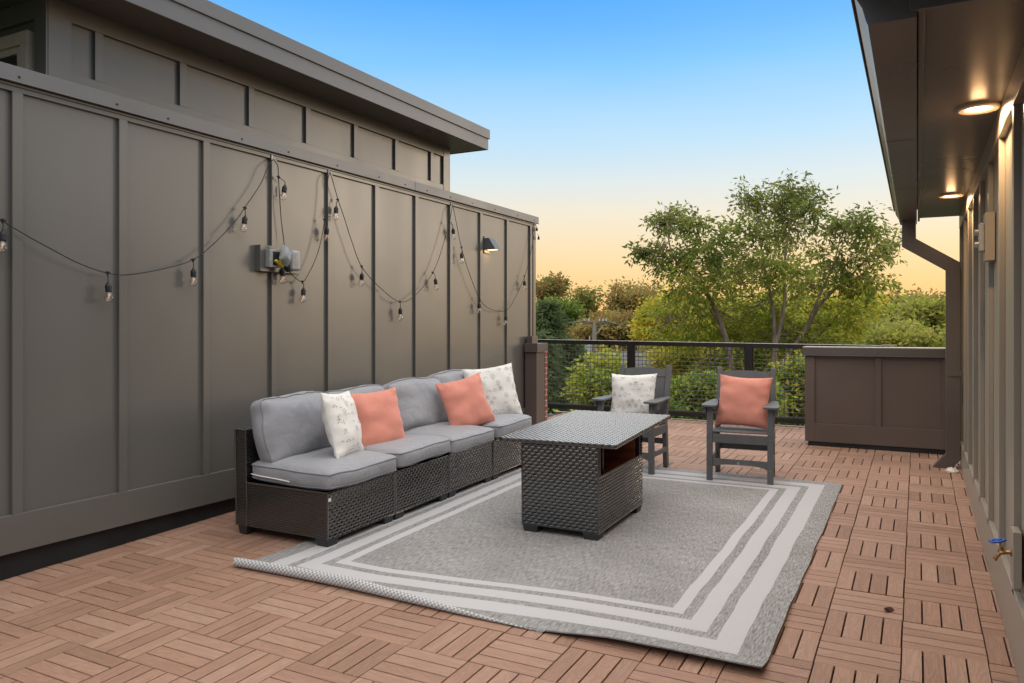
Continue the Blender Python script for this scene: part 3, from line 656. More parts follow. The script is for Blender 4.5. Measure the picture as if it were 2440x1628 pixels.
# ---------------------------------------------------------------- wicker weave
def weave(mb, O, U, V, w, h, cw=.044, ch=.0195, amp=.0055, mi=0, gap=.10, rnd=random.Random(5), pw=.8, nn=4):
    """flat strips passing over stakes, brick-offset; O corner, U,V unit vectors, normal U x V"""
    O = Vector(O); U = Vector(U).normalized(); V = Vector(V).normalized(); Nn = U.cross(V)
    rows = max(1, round(h / ch)); ch = h / rows; cols = max(1, round(w / cw)); cw = w / cols
    for r in range(rows):
        off = (r % 2) * .5
        for c in range(-1, cols + 1):
            a0 = (c + off) * cw; a1 = a0 + cw
            if a1 <= .001 or a0 >= w - .001: continue
            pts = []
            jit = rnd.uniform(.85, 1.15)
            for i in range(nn + 1):
                a = min(max(a0 + (a1 - a0) * i / nn, 0), w); ph = (a - a0) / cw
                hh = amp * jit * math.sin(math.pi * ph) ** pw if 0 < ph < 1 else 0
                v0 = r * ch + ch * gap * .5; v1 = (r + 1) * ch - ch * gap * .5
                sh = ch * .04
                for q, dh in ((v0, -.0022), (v0 + ch * .28, 0), (v1 - ch * .28, 0), (v1, -.0022)):
                    pts.append(O + U * a + V * q + Nn * (hh + dh + .0015))
            fs = [(i * 4 + j, (i + 1) * 4 + j, (i + 1) * 4 + j + 1, i * 4 + j + 1) for i in range(nn) for j in range(3)]
            mb.poly(pts, fs, mi)

def block_leg(x, y, wx, wy, h, parent, tp=.82):
    m = MB(); a, b_ = wx / 2, wy / 2
    vs = [(x - a * tp, y - b_ * tp, 0), (x + a * tp, y - b_ * tp, 0), (x + a * tp, y + b_ * tp, 0), (x - a * tp, y + b_ * tp, 0), (x - a, y - b_, h), (x + a, y - b_, h), (x + a, y + b_, h), (x - a, y + b_, h)]
    m.poly(vs, [(0, 3, 2, 1), (4, 5, 6, 7), (0, 1, 5, 4), (1, 2, 6, 5), (2, 3, 7, 6), (3, 0, 4, 7)]); m.build('leg', legplastic, parent, bevel=.003)
def sofa_module():
    t = thing('sofa_section', 'x', 'sofa')
    W = .655; Dp = .75; x1 = Dp / 2; x0 = -Dp / 2; hb = .325; h0 = .052
    e = .004; xb = x0 + .10
    m = MB(); m.box(xb, x1 - .008, -W / 2 + .008, W / 2 - .008, h0 + .004, hb - .004, 1)
    weave(m, (x1 - .007, -W / 2, h0), (0, 1, 0), (0, 0, 1), W, hb - h0)
    weave(m, (xb, -W / 2 + .007, h0), (1, 0, 0), (0, 0, 1), Dp - .10, hb - h0, cw=.03, ch=.011, amp=.0008)
    weave(m, (x1, W / 2 - .007, h0), (-1, 0, 0), (0, 0, 1), Dp - .10, hb - h0, cw=.06, ch=.03, amp=.002)
    m.tube([(x1 - .004, -W / 2 + .004, h0), (x1 - .004, -W / 2 + .004, hb)], .0055, 6); m.tube([(x1 - .004, W / 2 - .004, h0), (x1 - .004, W / 2 - .004, hb)], .0055, 6)
    m.tube([(x1 - .005, -W / 2 + .004, hb), (x1 - .005, W / 2 - .004, hb)], .007, 6); m.tube([(xb, -W / 2 + .005, hb), (x1, -W / 2 + .005, hb)], .006, 6)
    m.tube([(x1 - .006, -W / 2 + .004, h0), (x1 - .006, W / 2 - .004, h0)], .005, 6)
    m.build('seat_base', [wicker_m, wicker_in], t, smooth=False)
    m = MB(); m.box(x0 + .008, xb - .006, -W / 2 + .008, W / 2 - .008, h0 + .004, .652, 1)
    weave(m, (x0, -W / 2 + .007, h0), (1, 0, 0), (0, 0, 1), .098, .655 - h0, cw=.03, ch=.011, amp=.0008)
    weave(m, (xb - .005, -W / 2, hb), (0, 1, 0), (0, 0, 1), W, .655 - hb, amp=.003)
    weave(m, (x0 + .006, W / 2, h0), (0, -1, 0), (0, 0, 1), W, .655 - h0, cw=.06, ch=.03, amp=.003)
    weave(m, (x0, -W / 2, .65), (1, 0, 0), (0, 1, 0), .098, W, cw=.098, ch=.02, amp=.004)
    for x in (x0 + .004, xb - .004): m.tube([(x, -W / 2 + .004, h0), (x, -W / 2 + .004, .655)], .005, 6)
    m.build('backrest', [wicker_m, wicker_in], t)
    for x in (x0 + .052, x1 - .055):
        for y in (-W / 2 + .055, W / 2 - .055): block_leg(x, y, .10 if x > 0 else .075, .10, h0, t)
    return t
SX = -3.415; SY0 = 3.49 + .3275
mods = []
proto = sofa_module()
lbl = ['nearest black wicker sofa section, its smooth dark side facing the camera', 'second black wicker sofa section from the near end, under the first coral pillow',
       'third black wicker sofa section from the near end, under the second coral pillow', 'farthest black wicker sofa section, its front partly hidden by the wicker table']
for i in range(4):
    o = proto if i == 0 else copy_tree(proto)
    y = SY0 + i * .662; f = onfloor(SX, y, 0, .0 + (.006))
    o.location = f['loc']; o.rotation_euler = f['rot']; tag(o, lbl[i], 'sofa section', 'wicker sofa sections standing in a row'); mods.append(o)
m = MB(); m.box(.376, .378, -.322, -.300, .276, .296); lb = m.build('label_tag', strapm, mods[0])

# ---------------------------------------------------------------- cushions
def cushion_mesh(w, d, h, puff=.03, rad=.035, seed=1, n=18, wr=.004, sag=0.0):
    """box cushion w (x) d (y) h (z) centred, rounded and puffed; returns MB and piping loops"""
    mb = MB(); idx = {}; vs = []
    rs = random.Random(seed); so = Vector((rs.uniform(0, 90), rs.uniform(0, 90), rs.uniform(0, 90)))
    def shape(p):
        x, y, z = p
        hx, hy, hz = w / 2, d / 2, h / 2
        P = Vector((x * hx, y * hy, z * hz)); I = Vector((max(-hx + rad, min(hx - rad, P.x)), max(-hy + rad, min(hy - rad, P.y)), max(-hz + rad, min(hz - rad, P.z))))
        dlt = P - I
        if dlt.length > 1e-9:
            q = I + dlt.normalized() * min(rad, dlt.length) if dlt.length > rad else P
        else: q = P
        kx = (1 - x ** 4); ky = (1 - y ** 4); kz = (1 - z ** 2)
        q = Vector(q); q.z += (1 if z > 0 else -1) * abs(z) ** 3 * puff * kx * ky
        q.x += (1 if x > 0 else -1) * abs(x) ** 5 * puff * .45 * ky * kz; q.y += (1 if y > 0 else -1) * abs(y) ** 5 * puff * .45 * kx * kz
        nz = noise.noise_vector(q * 5 + so); n2 = noise.noise(q * 14 + so)
        n3 = abs(noise.noise(Vector((q.x * 4, q.y * 13, q.z * 13)) + so)); n4 = abs(noise.noise(Vector((q.x * 12, q.y * 4, q.z * 12)) - so))
        q += Vector(nz) * wr * 2 + q.normalized() * (n2 * wr - n3 * wr * 1.2 - n4 * wr * .8)
        q.z -= sag * max(0, x) ** 2
        return q
    nz_ = 6
    def lat(i, n): 
        t = -1 + 2 * i / n
        return math.copysign(abs(t) ** .75, t)
    def vid(i, j, k):
        key = (i, j, k)
        if key not in idx: idx[key] = len(vs); vs.append(shape((lat(i, n), lat(j, n), lat(k, nz_))))
        return idx[key]
    fs = []
    for i in range(n):
        for j in range(n):
            fs.append((vid(i, j, 0), vid(i, j + 1, 0), vid(i + 1, j + 1, 0), vid(i + 1, j, 0)))
            fs.append((vid(i, j, nz_), vid(i + 1, j, nz_), vid(i + 1, j + 1, nz_), vid(i, j + 1, nz_)))
    for i in range(n):
        for k in range(nz_):
            fs.append((vid(i, 0, k), vid(i + 1, 0, k), vid(i + 1, 0, k + 1), vid(i, 0, k + 1)))
            fs.append((vid(i, n, k), vid(i, n, k + 1), vid(i + 1, n, k + 1), vid(i + 1, n, k)))
            fs.append((vid(0, i, k), vid(0, i, k + 1), vid(0, i + 1, k + 1), vid(0, i + 1, k)))
            fs.append((vid(n, i, k), vid(n, i + 1, k), vid(n, i + 1, k + 1), vid(n, i, k + 1)))
    loops = []
    for k in (1, nz_ - 1):
        loop = [(i, 0) for i in range(n)] + [(n, j) for j in range(n)] + [(i, n) for i in range(n, 0, -1)] + [(0, j) for j in range(n, 0, -1)]
        L_ = []
        for i, j in loop:
            p = Vector(vs[vid(i, j, k)]); o = Vector((p.x, p.y, 0)).normalized(); L_.append(p + o * .0015)
        loops.append(L_)
    mb.poly(vs, fs); return mb, loops
def make_cushion(name, label, cat, group, M, w, d, h, seed, **kw):
    t = thing(name, label, cat, group=group); t.matrix_world = M
    mb, loops = cushion_mesh(w, d, h, seed=seed, **kw); mb.build('cover', greyfab, t, smooth=True, subsurf=1)
    for lp in loops:
        pm = MB(); pm.tube(lp, .0042, 6, closed=True); pm.build('piping', pipefab, t, smooth=True)
    return t
tiltm = Matrix.Rotation(TILT[0], 4, 'X')
ordn = ['nearest', 'second', 'third', 'farthest']
sl = ['grey seat cushion at the near end of the sofa, white zip showing on its side', 'grey seat cushion second from the near end, under the first coral pillow',
      'grey seat cushion third from the near end, under the second coral pillow', 'grey seat cushion at the far end of the sofa, under the far patterned pillow']
bl = ['grey back cushion at the near end of the sofa, its side face showing', 'grey back cushion mostly hidden behind the near coral and patterned pillows',
      'grey back cushion third from the near end, leaning forward behind the far coral pillow', 'grey back cushion at the far end of the sofa, behind the far patterned pillow']
SM = [(0, 0, 0), (0, 0, .012), (0, .0, .028), (.02, 0, .008)]
for i in range(4):
    y = SY0 + i * .662; zf = fz(SX, y) + .006
    M = Matrix.Translation((SX + .05 + .02 + SM[i][0], y, zf + .325 + .068)) @ tiltm @ Matrix.Rotation(R([1, -2, 1.5, -1][i]), 4, 'Y') @ Matrix.Rotation(R([-1.5, 1, -.5, 2][i]), 4, 'Z')
    c = make_cushion('seat_cushion', sl[i], 'cushion', 'grey sofa seat cushions', M, .66, .655, .115, 11 + i, puff=.028, rad=.03)
    if i == 0:
        z = MB(); z.tube([(-.29 + .04 * k, -.343 - .004 * math.sin(k * .8), -.012 - .012 * k / 8) for k in range(9)], .0045, 5); z.build('zip', strapm, c)
BP = [(-3.60, 3.83, .745, 12, 1), (-3.62, 4.47, .735, 14, 0), (-3.56, 5.13, .765, 17, -3), (-3.63, 5.80, .785, 12, 0)]
for i, (x, y, z, lean, rz) in enumerate(BP):
    M = Matrix.Translation((x, y, z + [0, .01, .01, .015][i])) @ tiltm @ Matrix.Rotation(R(rz), 4, 'Z') @ Matrix.Rotation(R(90 - lean), 4, 'Y')
    make_cushion('back_cushion', bl[i], 'cushion', 'grey sofa back cushions', M, .40, [.645, .65, .68, .655][i], .125, 31 + i, puff=.048, rad=.035, wr=.009)

def pillow(name, label, M, w, t, mat, seed, pattern=False, group=None):
    rs = random.Random(seed); so = Vector((rs.uniform(0, 90), rs.uniform(0, 90), 3)); n = 26
    def surf(a, b_, sg, lift=0):
        # edges pulled in between the corners
        pin = .085
        x = a * (1 - pin * (1 - b_ * b_)) * w / 2; y = b_ * (1 - pin * (1 - a * a)) * w / 2
        ed = (1 - abs(a) ** 3.2) * (1 - abs(b_) ** 3.2); th = t / 2 * max(0, ed) ** .55
        cr = noise.noise(Vector((a * 2.2, b_ * 2.2, sg * 5)) + so) * .015 * max(0, ed) ** .3 + noise.noise(Vector((a * 6, b_ * 6, sg)) + so) * .004 * max(0, ed) ** .3
        # gathers that run in from the seams
        g_ = math.sin(b_ * 17 + seed) * .0065 * math.exp(-((1 - abs(a)) * 5)) + math.sin(a * 19 + seed) * .0065 * math.exp(-((1 - abs(b_)) * 6))
        z = sg * (th + lift) + (cr + g_ * sg if ed > .02 else 0)
        q = noise.noise(Vector((a, b_, 0)) * 1.3 + so) * .012
        return Vector((x, y, z + q))
    mb = MB()
    for sg in (1, -1):
        vs = [surf(math.sin(math.pi / 2 * (-1 + 2 * i / n)), math.sin(math.pi / 2 * (-1 + 2 * j / n)), sg) for i in range(n + 1) for j in range(n + 1)]
        fs = []
        for i in range(n):
            for j in range(n):
                q = (i * (n + 1) + j, (i + 1) * (n + 1) + j, (i + 1) * (n + 1) + j + 1, i * (n + 1) + j + 1); fs.append(q if sg > 0 else q[::-1])
        mb.poly(vs, fs, 0)
    if pattern:
        for gx in range(-3, 4):
            for gy in range(-3, 4):
                cx = gx * .27 + rs.uniform(-.05, .05) + (.13 if gy % 2 else 0); cy = gy * .27 + rs.uniform(-.05, .05)
                shp = rs.choice([[(0, 1), (1, 0), (-1, 0), (0, -1)], [(-1, 0), (1, 0), (0, 1), (0, 2), (-1, 2), (1, 2), (0, 3)], [(-.7, 0), (.7, 0)], [(0, 1), (-1, 0), (1, 0)], [(0, 1), (1, 0), (-1, 0), (0, -1), (0, 3), (-1, 2), (1, 2)]])
                if rs.random() < .25: continue
                mi = rs.choice((1, 2, 3, 1, 3))
                for px, py in shp:
                    a, b_ = cx + px * .062, cy + py * .046
                    if abs(a) > .9 or abs(b_) > .9: continue
                    ra, rb = .025 * rs.uniform(.8, 1.15), .016 * rs.uniform(.8, 1.15)
                    for sg in (1, -1):
                        q = [surf(a + ra, b_, sg, .0035), surf(a, b_ + rb, sg, .0035), surf(a - ra, b_, sg, .0035), surf(a, b_ - rb, sg, .0035)]
                        if sg < 0: q = q[::-1]
                        mb.quad(*q, mi if rs.random() < .7 else rs.choice((1, 2, 3)))
    o = mb.build(name, [mat, dia_dark, dia_red, dia_grey], None, smooth=True); o.matrix_world = M
    return tag(o, label, 'throw pillow', group)
def face(loc, nrm, roll=0, up=(0, 0, 1)):
    z = Vector(nrm).normalized(); u = Vector(up); x = u.cross(z).normalized(); y = z.cross(x)
    M = Matrix((x, y, z)).transposed().to_4x4(); return Matrix.Translation(loc) @ M @ Matrix.Rotation(roll, 4, 'Z')
pillow('throw_pillow', 'cream throw pillow with small diamonds, nearest on the sofa, seen turned edge-on', face((-3.30, 3.93, .765), (.93, .30, .28), R(-3)), .44, .14, cream, 3, True)
pillow('throw_pillow', 'coral throw pillow leaning on the near patterned pillow on the sofa', face((-3.37, 4.37, .74), (.88, -.32, .30), R(3)), .44, .14, coral, 5)
pillow('throw_pillow', 'coral throw pillow tilted on its corner toward the far end of the sofa', face((-3.26, 5.41, .775), (.84, -.48, .34), R(11)), .435, .14, coral, 8)
pillow('throw_pillow', 'cream throw pillow with small diamonds at the far end of the sofa', face((-3.34, 6.00, .815), (.74, -.60, .30), R(6)), .49, .14, cream, 12, True)

# ---------------------------------------------------------------- wicker table
def table():
    f = onfloor(-1.945, 4.72, 0, .006); t = thing('wicker_table', 'black wicker patio table with woven top and open side standing on the rug', 'table', f['loc'], f['rot'])
    # local coordinates around base centre; base x -.25..+.22, y -.415..+.415
    x0, x1, y0, y1 = -.243, .270, -.415, .415; h0, ht = .052, .565
    m = MB(); m.box(x0 + .008, x1 - .008, y0 + .009, y0 + .03, h0 + .003, ht, 1)
    weave(m, (x0, y0 + .008, h0), (1, 0, 0), (0, 0, 1), x1 - x0, ht - h0)
    for x in (x0 + .003, x1 - .003): m.tube([(x, y0 + .005, h0), (x, y0 + .005, ht)], .006, 6)
    m.build('end_panel', [wicker_m, wicker_in], t)
    m = MB(); m.box(x0 + .008, x1 - .008, y1 - .03, y1 - .009, h0 + .003, ht, 1)
    weave(m, (x1, y1 - .008, h0), (-1, 0, 0), (0, 0, 1), x1 - x0, ht - h0); m.build('end_panel', [wicker_m, wicker_in], t)
    m = MB(); m.box(x1 - .03, x1 - .009, y0 + .03, y1 - .03, h0 + .003, .385, 1)
    weave(m, (x1 - .008, y0, h0), (0, 1, 0), (0, 0, 1), y1 - y0, .39 - h0, cw=.036)
    m.tube([(x1 - .006, y0, .39), (x1 - .006, y1, .39)], .008, 6); m.tube([(x1 - .006, y0, h0), (x1 - .006, y1, h0)], .006, 6)
    m.build('side_panel', [wicker_m, wicker_in], t)
    m = MB(); m.box(x0 + .009, x0 + .03, y0 + .03, y1 - .03, h0 + .003, ht, 1)
    weave(m, (x0 + .008, y1, h0), (0, -1, 0), (0, 0, 1), y1 - y0, ht - h0); m.build('side_panel', [wicker_m, wicker_in], t)
    for bb in ((x1 - .03, x1 - .006, y0 + .03, y0 + .055, .39, ht), (x1 - .03, x1 - .006, y1 - .055, y1 - .03, .39, ht), (x1 - .06, x1 - .035, y0 + .16, y0 + .18, .26, ht)):
        m = MB(); m.box(*bb); m.build('frame_post', black_metal, t, bevel=.002)
    m = MB(); m.box(x0 + .035, x1 - .035, y1 - .055, y1 - .035, .28, ht); m.build('inner_board', darkwood, t); 
    m = MB(); m.box(x0 + .03, x1 - .03, y0 + .03, y1 - .03, .26, .28); m.build('shelf', darkwood, t)
    for x in (x0 + .055, x1 - .055):
        for y in (y0 + .055, y1 - .055): block_leg(x, y, .105, .105, h0, t)
    # top
    L_, W_ = 1.42, .765; top = MB(); M = Matrix.Translation((.013 - .055, .28, 0)) @ Matrix.Rotation(R(3.2), 4, 'Z')
    z1 = .592; zb = .566
    top.box(-W_ / 2 + .008, W_ / 2 - .008, -L_ / 2 + .008, L_ / 2 - .008, zb + .002, z1 - .006, 1)
    weave(top, (-W_ / 2 + .004, -L_ / 2 + .004, z1 - .005), (1, 0, 0), (0, 1, 0), W_ - .008, L_ - .008, cw=.040, ch=.0215, amp=.0042, pw=.33, nn=6, gap=.16)
    weave(top, (-W_ / 2 + .004, -L_ / 2 + .007, zb), (1, 0, 0), (0, 0, 1), W_ - .008, .026, cw=.045, ch=.026, amp=.006)
    weave(top, (W_ / 2 - .007, -L_ / 2 + .004, zb), (0, 1, 0), (0, 0, 1), L_ - .008, .026, cw=.045, ch=.026, amp=.006)
    weave(top, (W_ / 2, L_ / 2 - .007, zb), (-1, 0, 0), (0, 0, 1), W_, .026, cw=.045, ch=.026, amp=.006)
    weave(top, (-W_ / 2 + .007, L_ / 2, zb), (0, -1, 0), (0, 0, 1), L_, .026, cw=.045, ch=.026, amp=.006)
    top.v = [tuple(M @ Vector(v)) for v in top.v]
    top.build('tabletop', [wicker_m, wicker_in], t)
table()

# ---------------------------------------------------------------- armchairs
def bar_between(mb, p, q, wx, wy, fac=(1, 0, 0)):
    """rectangular stick from p to q; wx along fac, wy across"""
    p = Vector(p); q = Vector(q); d = (q - p).normalized(); fx = Vector(fac); fx = (fx - d * fx.dot(d)).normalized(); fy = d.cross(fx)
    vs = [c + fx * sx * wx / 2 + fy * sy * wy / 2 for c in (p, q) for sx, sy in ((-1, -1), (1, -1), (1, 1), (-1, 1))]
    mb.poly(vs, [(0, 3, 2, 1), (4, 5, 6, 7), (0, 1, 5, 4), (1, 2, 6, 5), (2, 3, 7, 6), (3, 0, 4, 7)])
def armchair():
    t = thing('armchair', 'x', 'chair')
    W = .234; yf = -.195; yr = .20; sz = .405; bx = .040
    for s in (-1, 1):
        m = MB(); bar_between(m, (s * W, yf, 0), (s * W, yf, .39), .046, .038); bar_between(m, (s * W, yf, .39), (s * W, yf + .02, .60), .046, .036); m.build('leg', chairplastic, t, bevel=.003)
        m = MB(); bar_between(m, (s * (W - .012), yr, 0), (s * (W - .012), yr - .03, .39), .038, .050); m.build('leg', chairplastic, t, bevel=.003)
        m = MB(); bar_between(m, (s * (W - .015), yr - .03, .38), (s * (W - .015), yr + .10, .885), .040, .050); m.build('back_post', chairplastic, t, bevel=.006)
        # arm board: wide at the front, narrowing behind
        m = MB(); pts = [(-.058, -.04), (-.045, -.055), (.045, -.055), (.060, -.035), (.060, .10), (.030, .36), (.025, .42), (-.022, .42), (-.022, .36), (-.055, .10)]
        vs = [(s * (W + .003) + s * px, yf + py, zz + (.012 if py > .05 else 0) * 0) for zz in (.604, .621) for px, py in pts]; n = len(pts)
        fs = [tuple(range(n - 1, -1, -1)), tuple(range(n, 2 * n))] + [(i, (i + 1) % n, n + (i + 1) % n, n + i) for i in range(n)]
        if s < 0: fs = [f[::-1] for f in fs]
        m.poly(vs, fs); m.build('armrest', chairplastic, t, bevel=.003)
        m = MB(); m.box(s * (W + .04) - .012, s * (W + .04) + .012, yf - .01, yf + .05, .55, .602); m.build('arm_bracket', chairplastic, t, bevel=.002)
        m = MB(); m.box(s * W - .012, s * W + .012, yf + .02, yr - .03, .315, .385); m.build('seat_rail', chairplastic, t, bevel=.002)
        m = MB(); m.box(s * W - .010, s * W + .010, yf + .02, yr - .03, .145, .185); m.build('stretcher', chairplastic, t, bevel=.002)
        for z_ in (.115, .36):
            m = MB(); m.cyl((s * W, yf - .019, z_), (s * W, yf - .022, z_), .004, .003, 8); m.build('screw', steel, t)
    m = MB(); m.box(-W + .023, W - .023, yf - .012, yf + .012, .315, .385); m.build('apron', chairplastic, t, bevel=.002)
    # arched front stretcher, flat rear stretcher
    m = MB(); n = 12; vs = []
    for i in range(n + 1):
        x = -W + .022 + (2 * W - .044) * i / n; k = (1 - (2 * i / n - 1) ** 4)
        for y in (yf - .009, yf + .009): vs += [(x, y, .118 + .026 * k), (x, y, .185)]
    fs = []
    for i in range(n):
        a = i * 4; b_ = a + 4; fs += [(a, b_, b_ + 1, a + 1), (a + 3, b_ + 3, b_ + 2, a + 2), (a + 1, b_ + 1, b_ + 3, a + 3), (a + 2, b_ + 2, b_, a)]
    m.poly(vs, fs); m.build('stretcher', chairplastic, t)
    for x_, z_ in ((-.01, .158), ):
        m = MB(); m.box(x_ - .010, x_ + .010, yf - .0105, yf - .009, z_ - .012, z_ + .012); m.build('logo_plate', steel, t)
    m = MB(); m.box(-W + .022, W - .022, yr - .022, yr - .004, .205, .255); m.build('stretcher', chairplastic, t, bevel=.002)
    for i, y in enumerate((yf + .035, yf + .135, yf + .235, yf + .335)):
        m = MB(); m.box(-W + .024, W - .024, y - .046, y + .046, .387 - .008 * i + .012, .407 - .006 * i + .004); m.build('seat_slat', chairplastic, t, bevel=.004)
    m = MB(); n = 14; vs = []
    d = Vector((0, .13, .505)).normalized(); O = Vector((0, yr - .03, .38)); nn = Vector((0, -d.z, d.y))
    def bp(x, h, th): p = O + d * (h - .38) / d.z + nn * th; return (x, p.y, p.z)
    for i in range(n + 1):
        x = -W + .035 + (2 * W - .07) * i / n; k = 1 - (2 * i / n - 1) ** 2
        for th in (-.010, .012): vs += [bp(x, .788, th), bp(x, .848 + .015 * k, th)]
    fs = []
    for i in range(n):
        a = i * 4; b_ = a + 4; fs += [(a, a + 1, b_ + 1, b_), (a + 2, b_ + 2, b_ + 3, a + 3), (a + 1, a + 3, b_ + 3, b_ + 1), (a, b_, b_ + 2, a + 2)]
    m.poly(vs, fs); m.build('back_rail', chairplastic, t)
    m = MB(); m.poly([bp(x, h, th) for th in (-.01, .012) for x, h in ((-W + .035, .47), (W - .035, .47), (W - .035, .53), (-W + .035, .53))], [(0, 1, 2, 3), (7, 6, 5, 4), (0, 4, 5, 1), (1, 5, 6, 2), (2, 6, 7, 3), (3, 7, 4, 0)]); m.build('back_rail', chairplastic, t, bevel=.002)
    ws = (2 * W - .07) / 4
    for i in range(4):
        xa = -W + .035 + i * ws + .006; xb = xa + ws - .012
        m = MB(); m.poly([bp(x, h, th) for th in (-.006, .006) for x, h in ((xa, .53), (xb, .53), (xb, .788), (xa, .788))], [(0, 1, 2, 3), (7, 6, 5, 4), (0, 4, 5, 1), (1, 5, 6, 2), (2, 6, 7, 3), (3, 7, 4, 0)]); m.build('back_slat', chairplastic, t)
    return t
ch = armchair()
f = onfloor(-1.272, 6.50, R(5), .002); ch.location = f['loc']; ch.rotation_euler = f['rot']; tag(ch, 'grey slatted armchair holding the coral pillow, the right one of the pair', 'armchair', 'grey armchairs facing the table')
c2 = copy_tree(ch); f = onfloor(-2.195, 6.485, R(-3), .002); c2.location = f['loc']; c2.rotation_euler = f['rot']; tag(c2, 'grey slatted armchair holding the cream patterned pillow, left one of the pair', 'armchair', 'grey armchairs facing the table')
pillow('throw_pillow', 'coral throw pillow standing upright on the right armchair', face((-1.262, 6.50, .785), (-.04, -1, .27), R(-2)), .43, .13, coral, 15)
pillow('throw_pillow', 'cream throw pillow with small diamonds on the left armchair', face((-2.20, 6.47, .785), (-.02, -1, .26), R(2)), .42, .13, cream, 19, True)

# ---------------------------------------------------------------- rug
def rug():
    X0, X1 = -3.255, -.520; YF = 6.585; WXr, WYr = 2.74, 3.68
    top = MB(); nx, ny = 110, 190; TH = .006
    ynear = 3.02
    def rr(x):   # curl radius by x
        k = (x - X0) / (X1 - X0); return (.030 + .004 * noise.noise(Vector((k * 5, 2, 9)))) * min(1, max(0, 1 - k / .68) * 1.7) ** 1.15 * (.80 + k * .75) if k < .68 else 0
    pts = []; nrm = []
    for i in range(nx + 1):
        k = i / nx; x = X0 + (X1 - X0) * k; col = []
        r = rr(x); curl = (2 * math.pi * .94 * (1 - (k / .68) ** 2 * .45)) * r if k < .68 else 0          # arc length in the curl
        for j in range(ny + 1):
            s = WYr * (j / ny) ** 1.25                 # distance from the near edge along the cloth
            amp = (.0045 + .034 * max(0, (k - .42)) * max(0, 1 - s / 1.9) ** 1.3)
            wz = amp * (noise.noise(Vector((k * 1.2, s * 3.4, 4.2))) + .6 * math.sin(s * 15 + k * 2.5) * max(0, 1 - s / 1.9) * max(0, k - .35)) + amp * .75
            bow = .010 * math.sin(k * 9) * max(0, 1 - s)
            edge_x = .006 * noise.noise(Vector((3.1 + k * .1, s * 3, 1)))
            if s < curl and r > .0006:
                a = (curl - s) / r; rq = r * (1 - .14 * max(0, a - 2) / 4); y = -math.sin(a) * rq; z = r - math.cos(a) * rq; y0 = ynear + r
                P = Vector((x + edge_x, y0 + y + bow, z)); n_ = Vector((0, math.sin(a), math.cos(a)))
            else:
                y0 = ynear + r; base = (s - curl); qq = min(1, max(0, (k - .60) / .18)); qq = qq * qq * (3 - 2 * qq)
                lift = .012 * math.exp(-s * 5) * max(0, .2 - abs(k - .78)) * 5 * qq
                L0 = WYr - curl; y = y0 + base * (YF + .03 * (k - .6) - y0) / L0
                P = Vector((x + edge_x, y + bow * (1 - min(1, s)), max(.001, wz * (qq + (1 - qq) * min(1, base * 6 + .12))) + lift)); n_ = Vector((0, 0, 1))
            P.z += fz(P.x, P.y) + .003
            if k < .2 and s < .5: P.x -= .07 * (1 - k / .2) * (1 - s / .5) ** 2
            col.append((P, n_, (k * WXr, s)))
        pts.append(col)
    def emit(off, mi, flip):
        vs = [tuple(c[0] + c[1] * off) for col in pts for c in col]; uv = [c[2] for col in pts for c in col]; n1 = ny + 1
        fs = [(i * n1 + j, (i + 1) * n1 + j, (i + 1) * n1 + j + 1, i * n1 + j + 1) for i in range(nx) for j in range(ny)]
        if flip: fs = [f[::-1] for f in fs]
        top.poly(vs, fs, mi, None, uv)
    emit(TH, 0, False); emit(0, 1, True)
    # bound edges
    def ep(i, j): return pts[i][j]
    def strip(idx, uvo):
        for a, b_ in zip(idx, idx[1:]):
            A, B = ep(*a), ep(*b_); top.quad(A[0], B[0], B[0] + B[1] * TH, A[0] + A[1] * TH, 0, [(.05, A[2][1] + A[2][0]), (.05, B[2][1] + B[2][0]), (.052, B[2][1] + B[2][0]), (.052, A[2][1] + A[2][0])])
    strip([(i, 0) for i in range(nx + 1)], 0); strip([(nx, j) for j in range(ny + 1)], 0); strip([(i, ny) for i in range(nx, -1, -1)], 0); strip([(0, j) for j in range(ny, -1, -1)], 0)
    o = top.build('rug', [rugm, rugb], smooth=True)
    tag(o, 'large grey woven rug with white border stripes and a rolled near edge', 'rug')
rug()

# ---------------------------------------------------------------- small things on the deck
m = MB(); vs = []
for i in range(9):
    a = 2 * math.pi * i / 9; r = .022 * (1.3 if i % 3 == 0 else .7); vs.append((r * math.cos(a), r * 1.3 * math.sin(a), .006 + .008 * math.sin(a * 2)))
vs.append((0, 0, .012)); vs += [(x, y, z + .0015) for x, y, z in vs[:10]]
m.poly(vs, [(i, (i + 1) % 9, 9) for i in range(9)] + [(10 + (i + 1) % 9, 10 + i, 19) for i in range(9)]); o = m.build('fallen_leaf', deadleaf); o.location = (-.12, 3.956, fz(-.12, 3.956) + .002)
tag(o, 'dark curled dead leaf lying on the deck tiles right of the rug', 'leaf')
m = MB(); n1, n2 = 12, 8; vs = []
for i in range(n1):
    for j in range(n2 + 1):
        a = 2 * math.pi * i / n1; b_ = math.pi / 2 * j / n2; d = Vector((math.cos(a) * math.cos(b_), math.sin(a) * math.cos(b_), math.sin(b_) * .7))
        vs.append(d * (.055 + .02 * noise.noise(d * 3)))
m.poly(vs, [(i * (n2 + 1) + j, ((i + 1) % n1) * (n2 + 1) + j, ((i + 1) % n1) * (n2 + 1) + j + 1, i * (n2 + 1) + j + 1) for i in range(n1) for j in range(n2)])
o = m.build('plastic_bag', whiteplastic, smooth=True); o.location = (.265, 7.52, fz(.26, 7.5)); tag(o, 'crumpled white plastic bag on the deck under the downspout', 'bag')

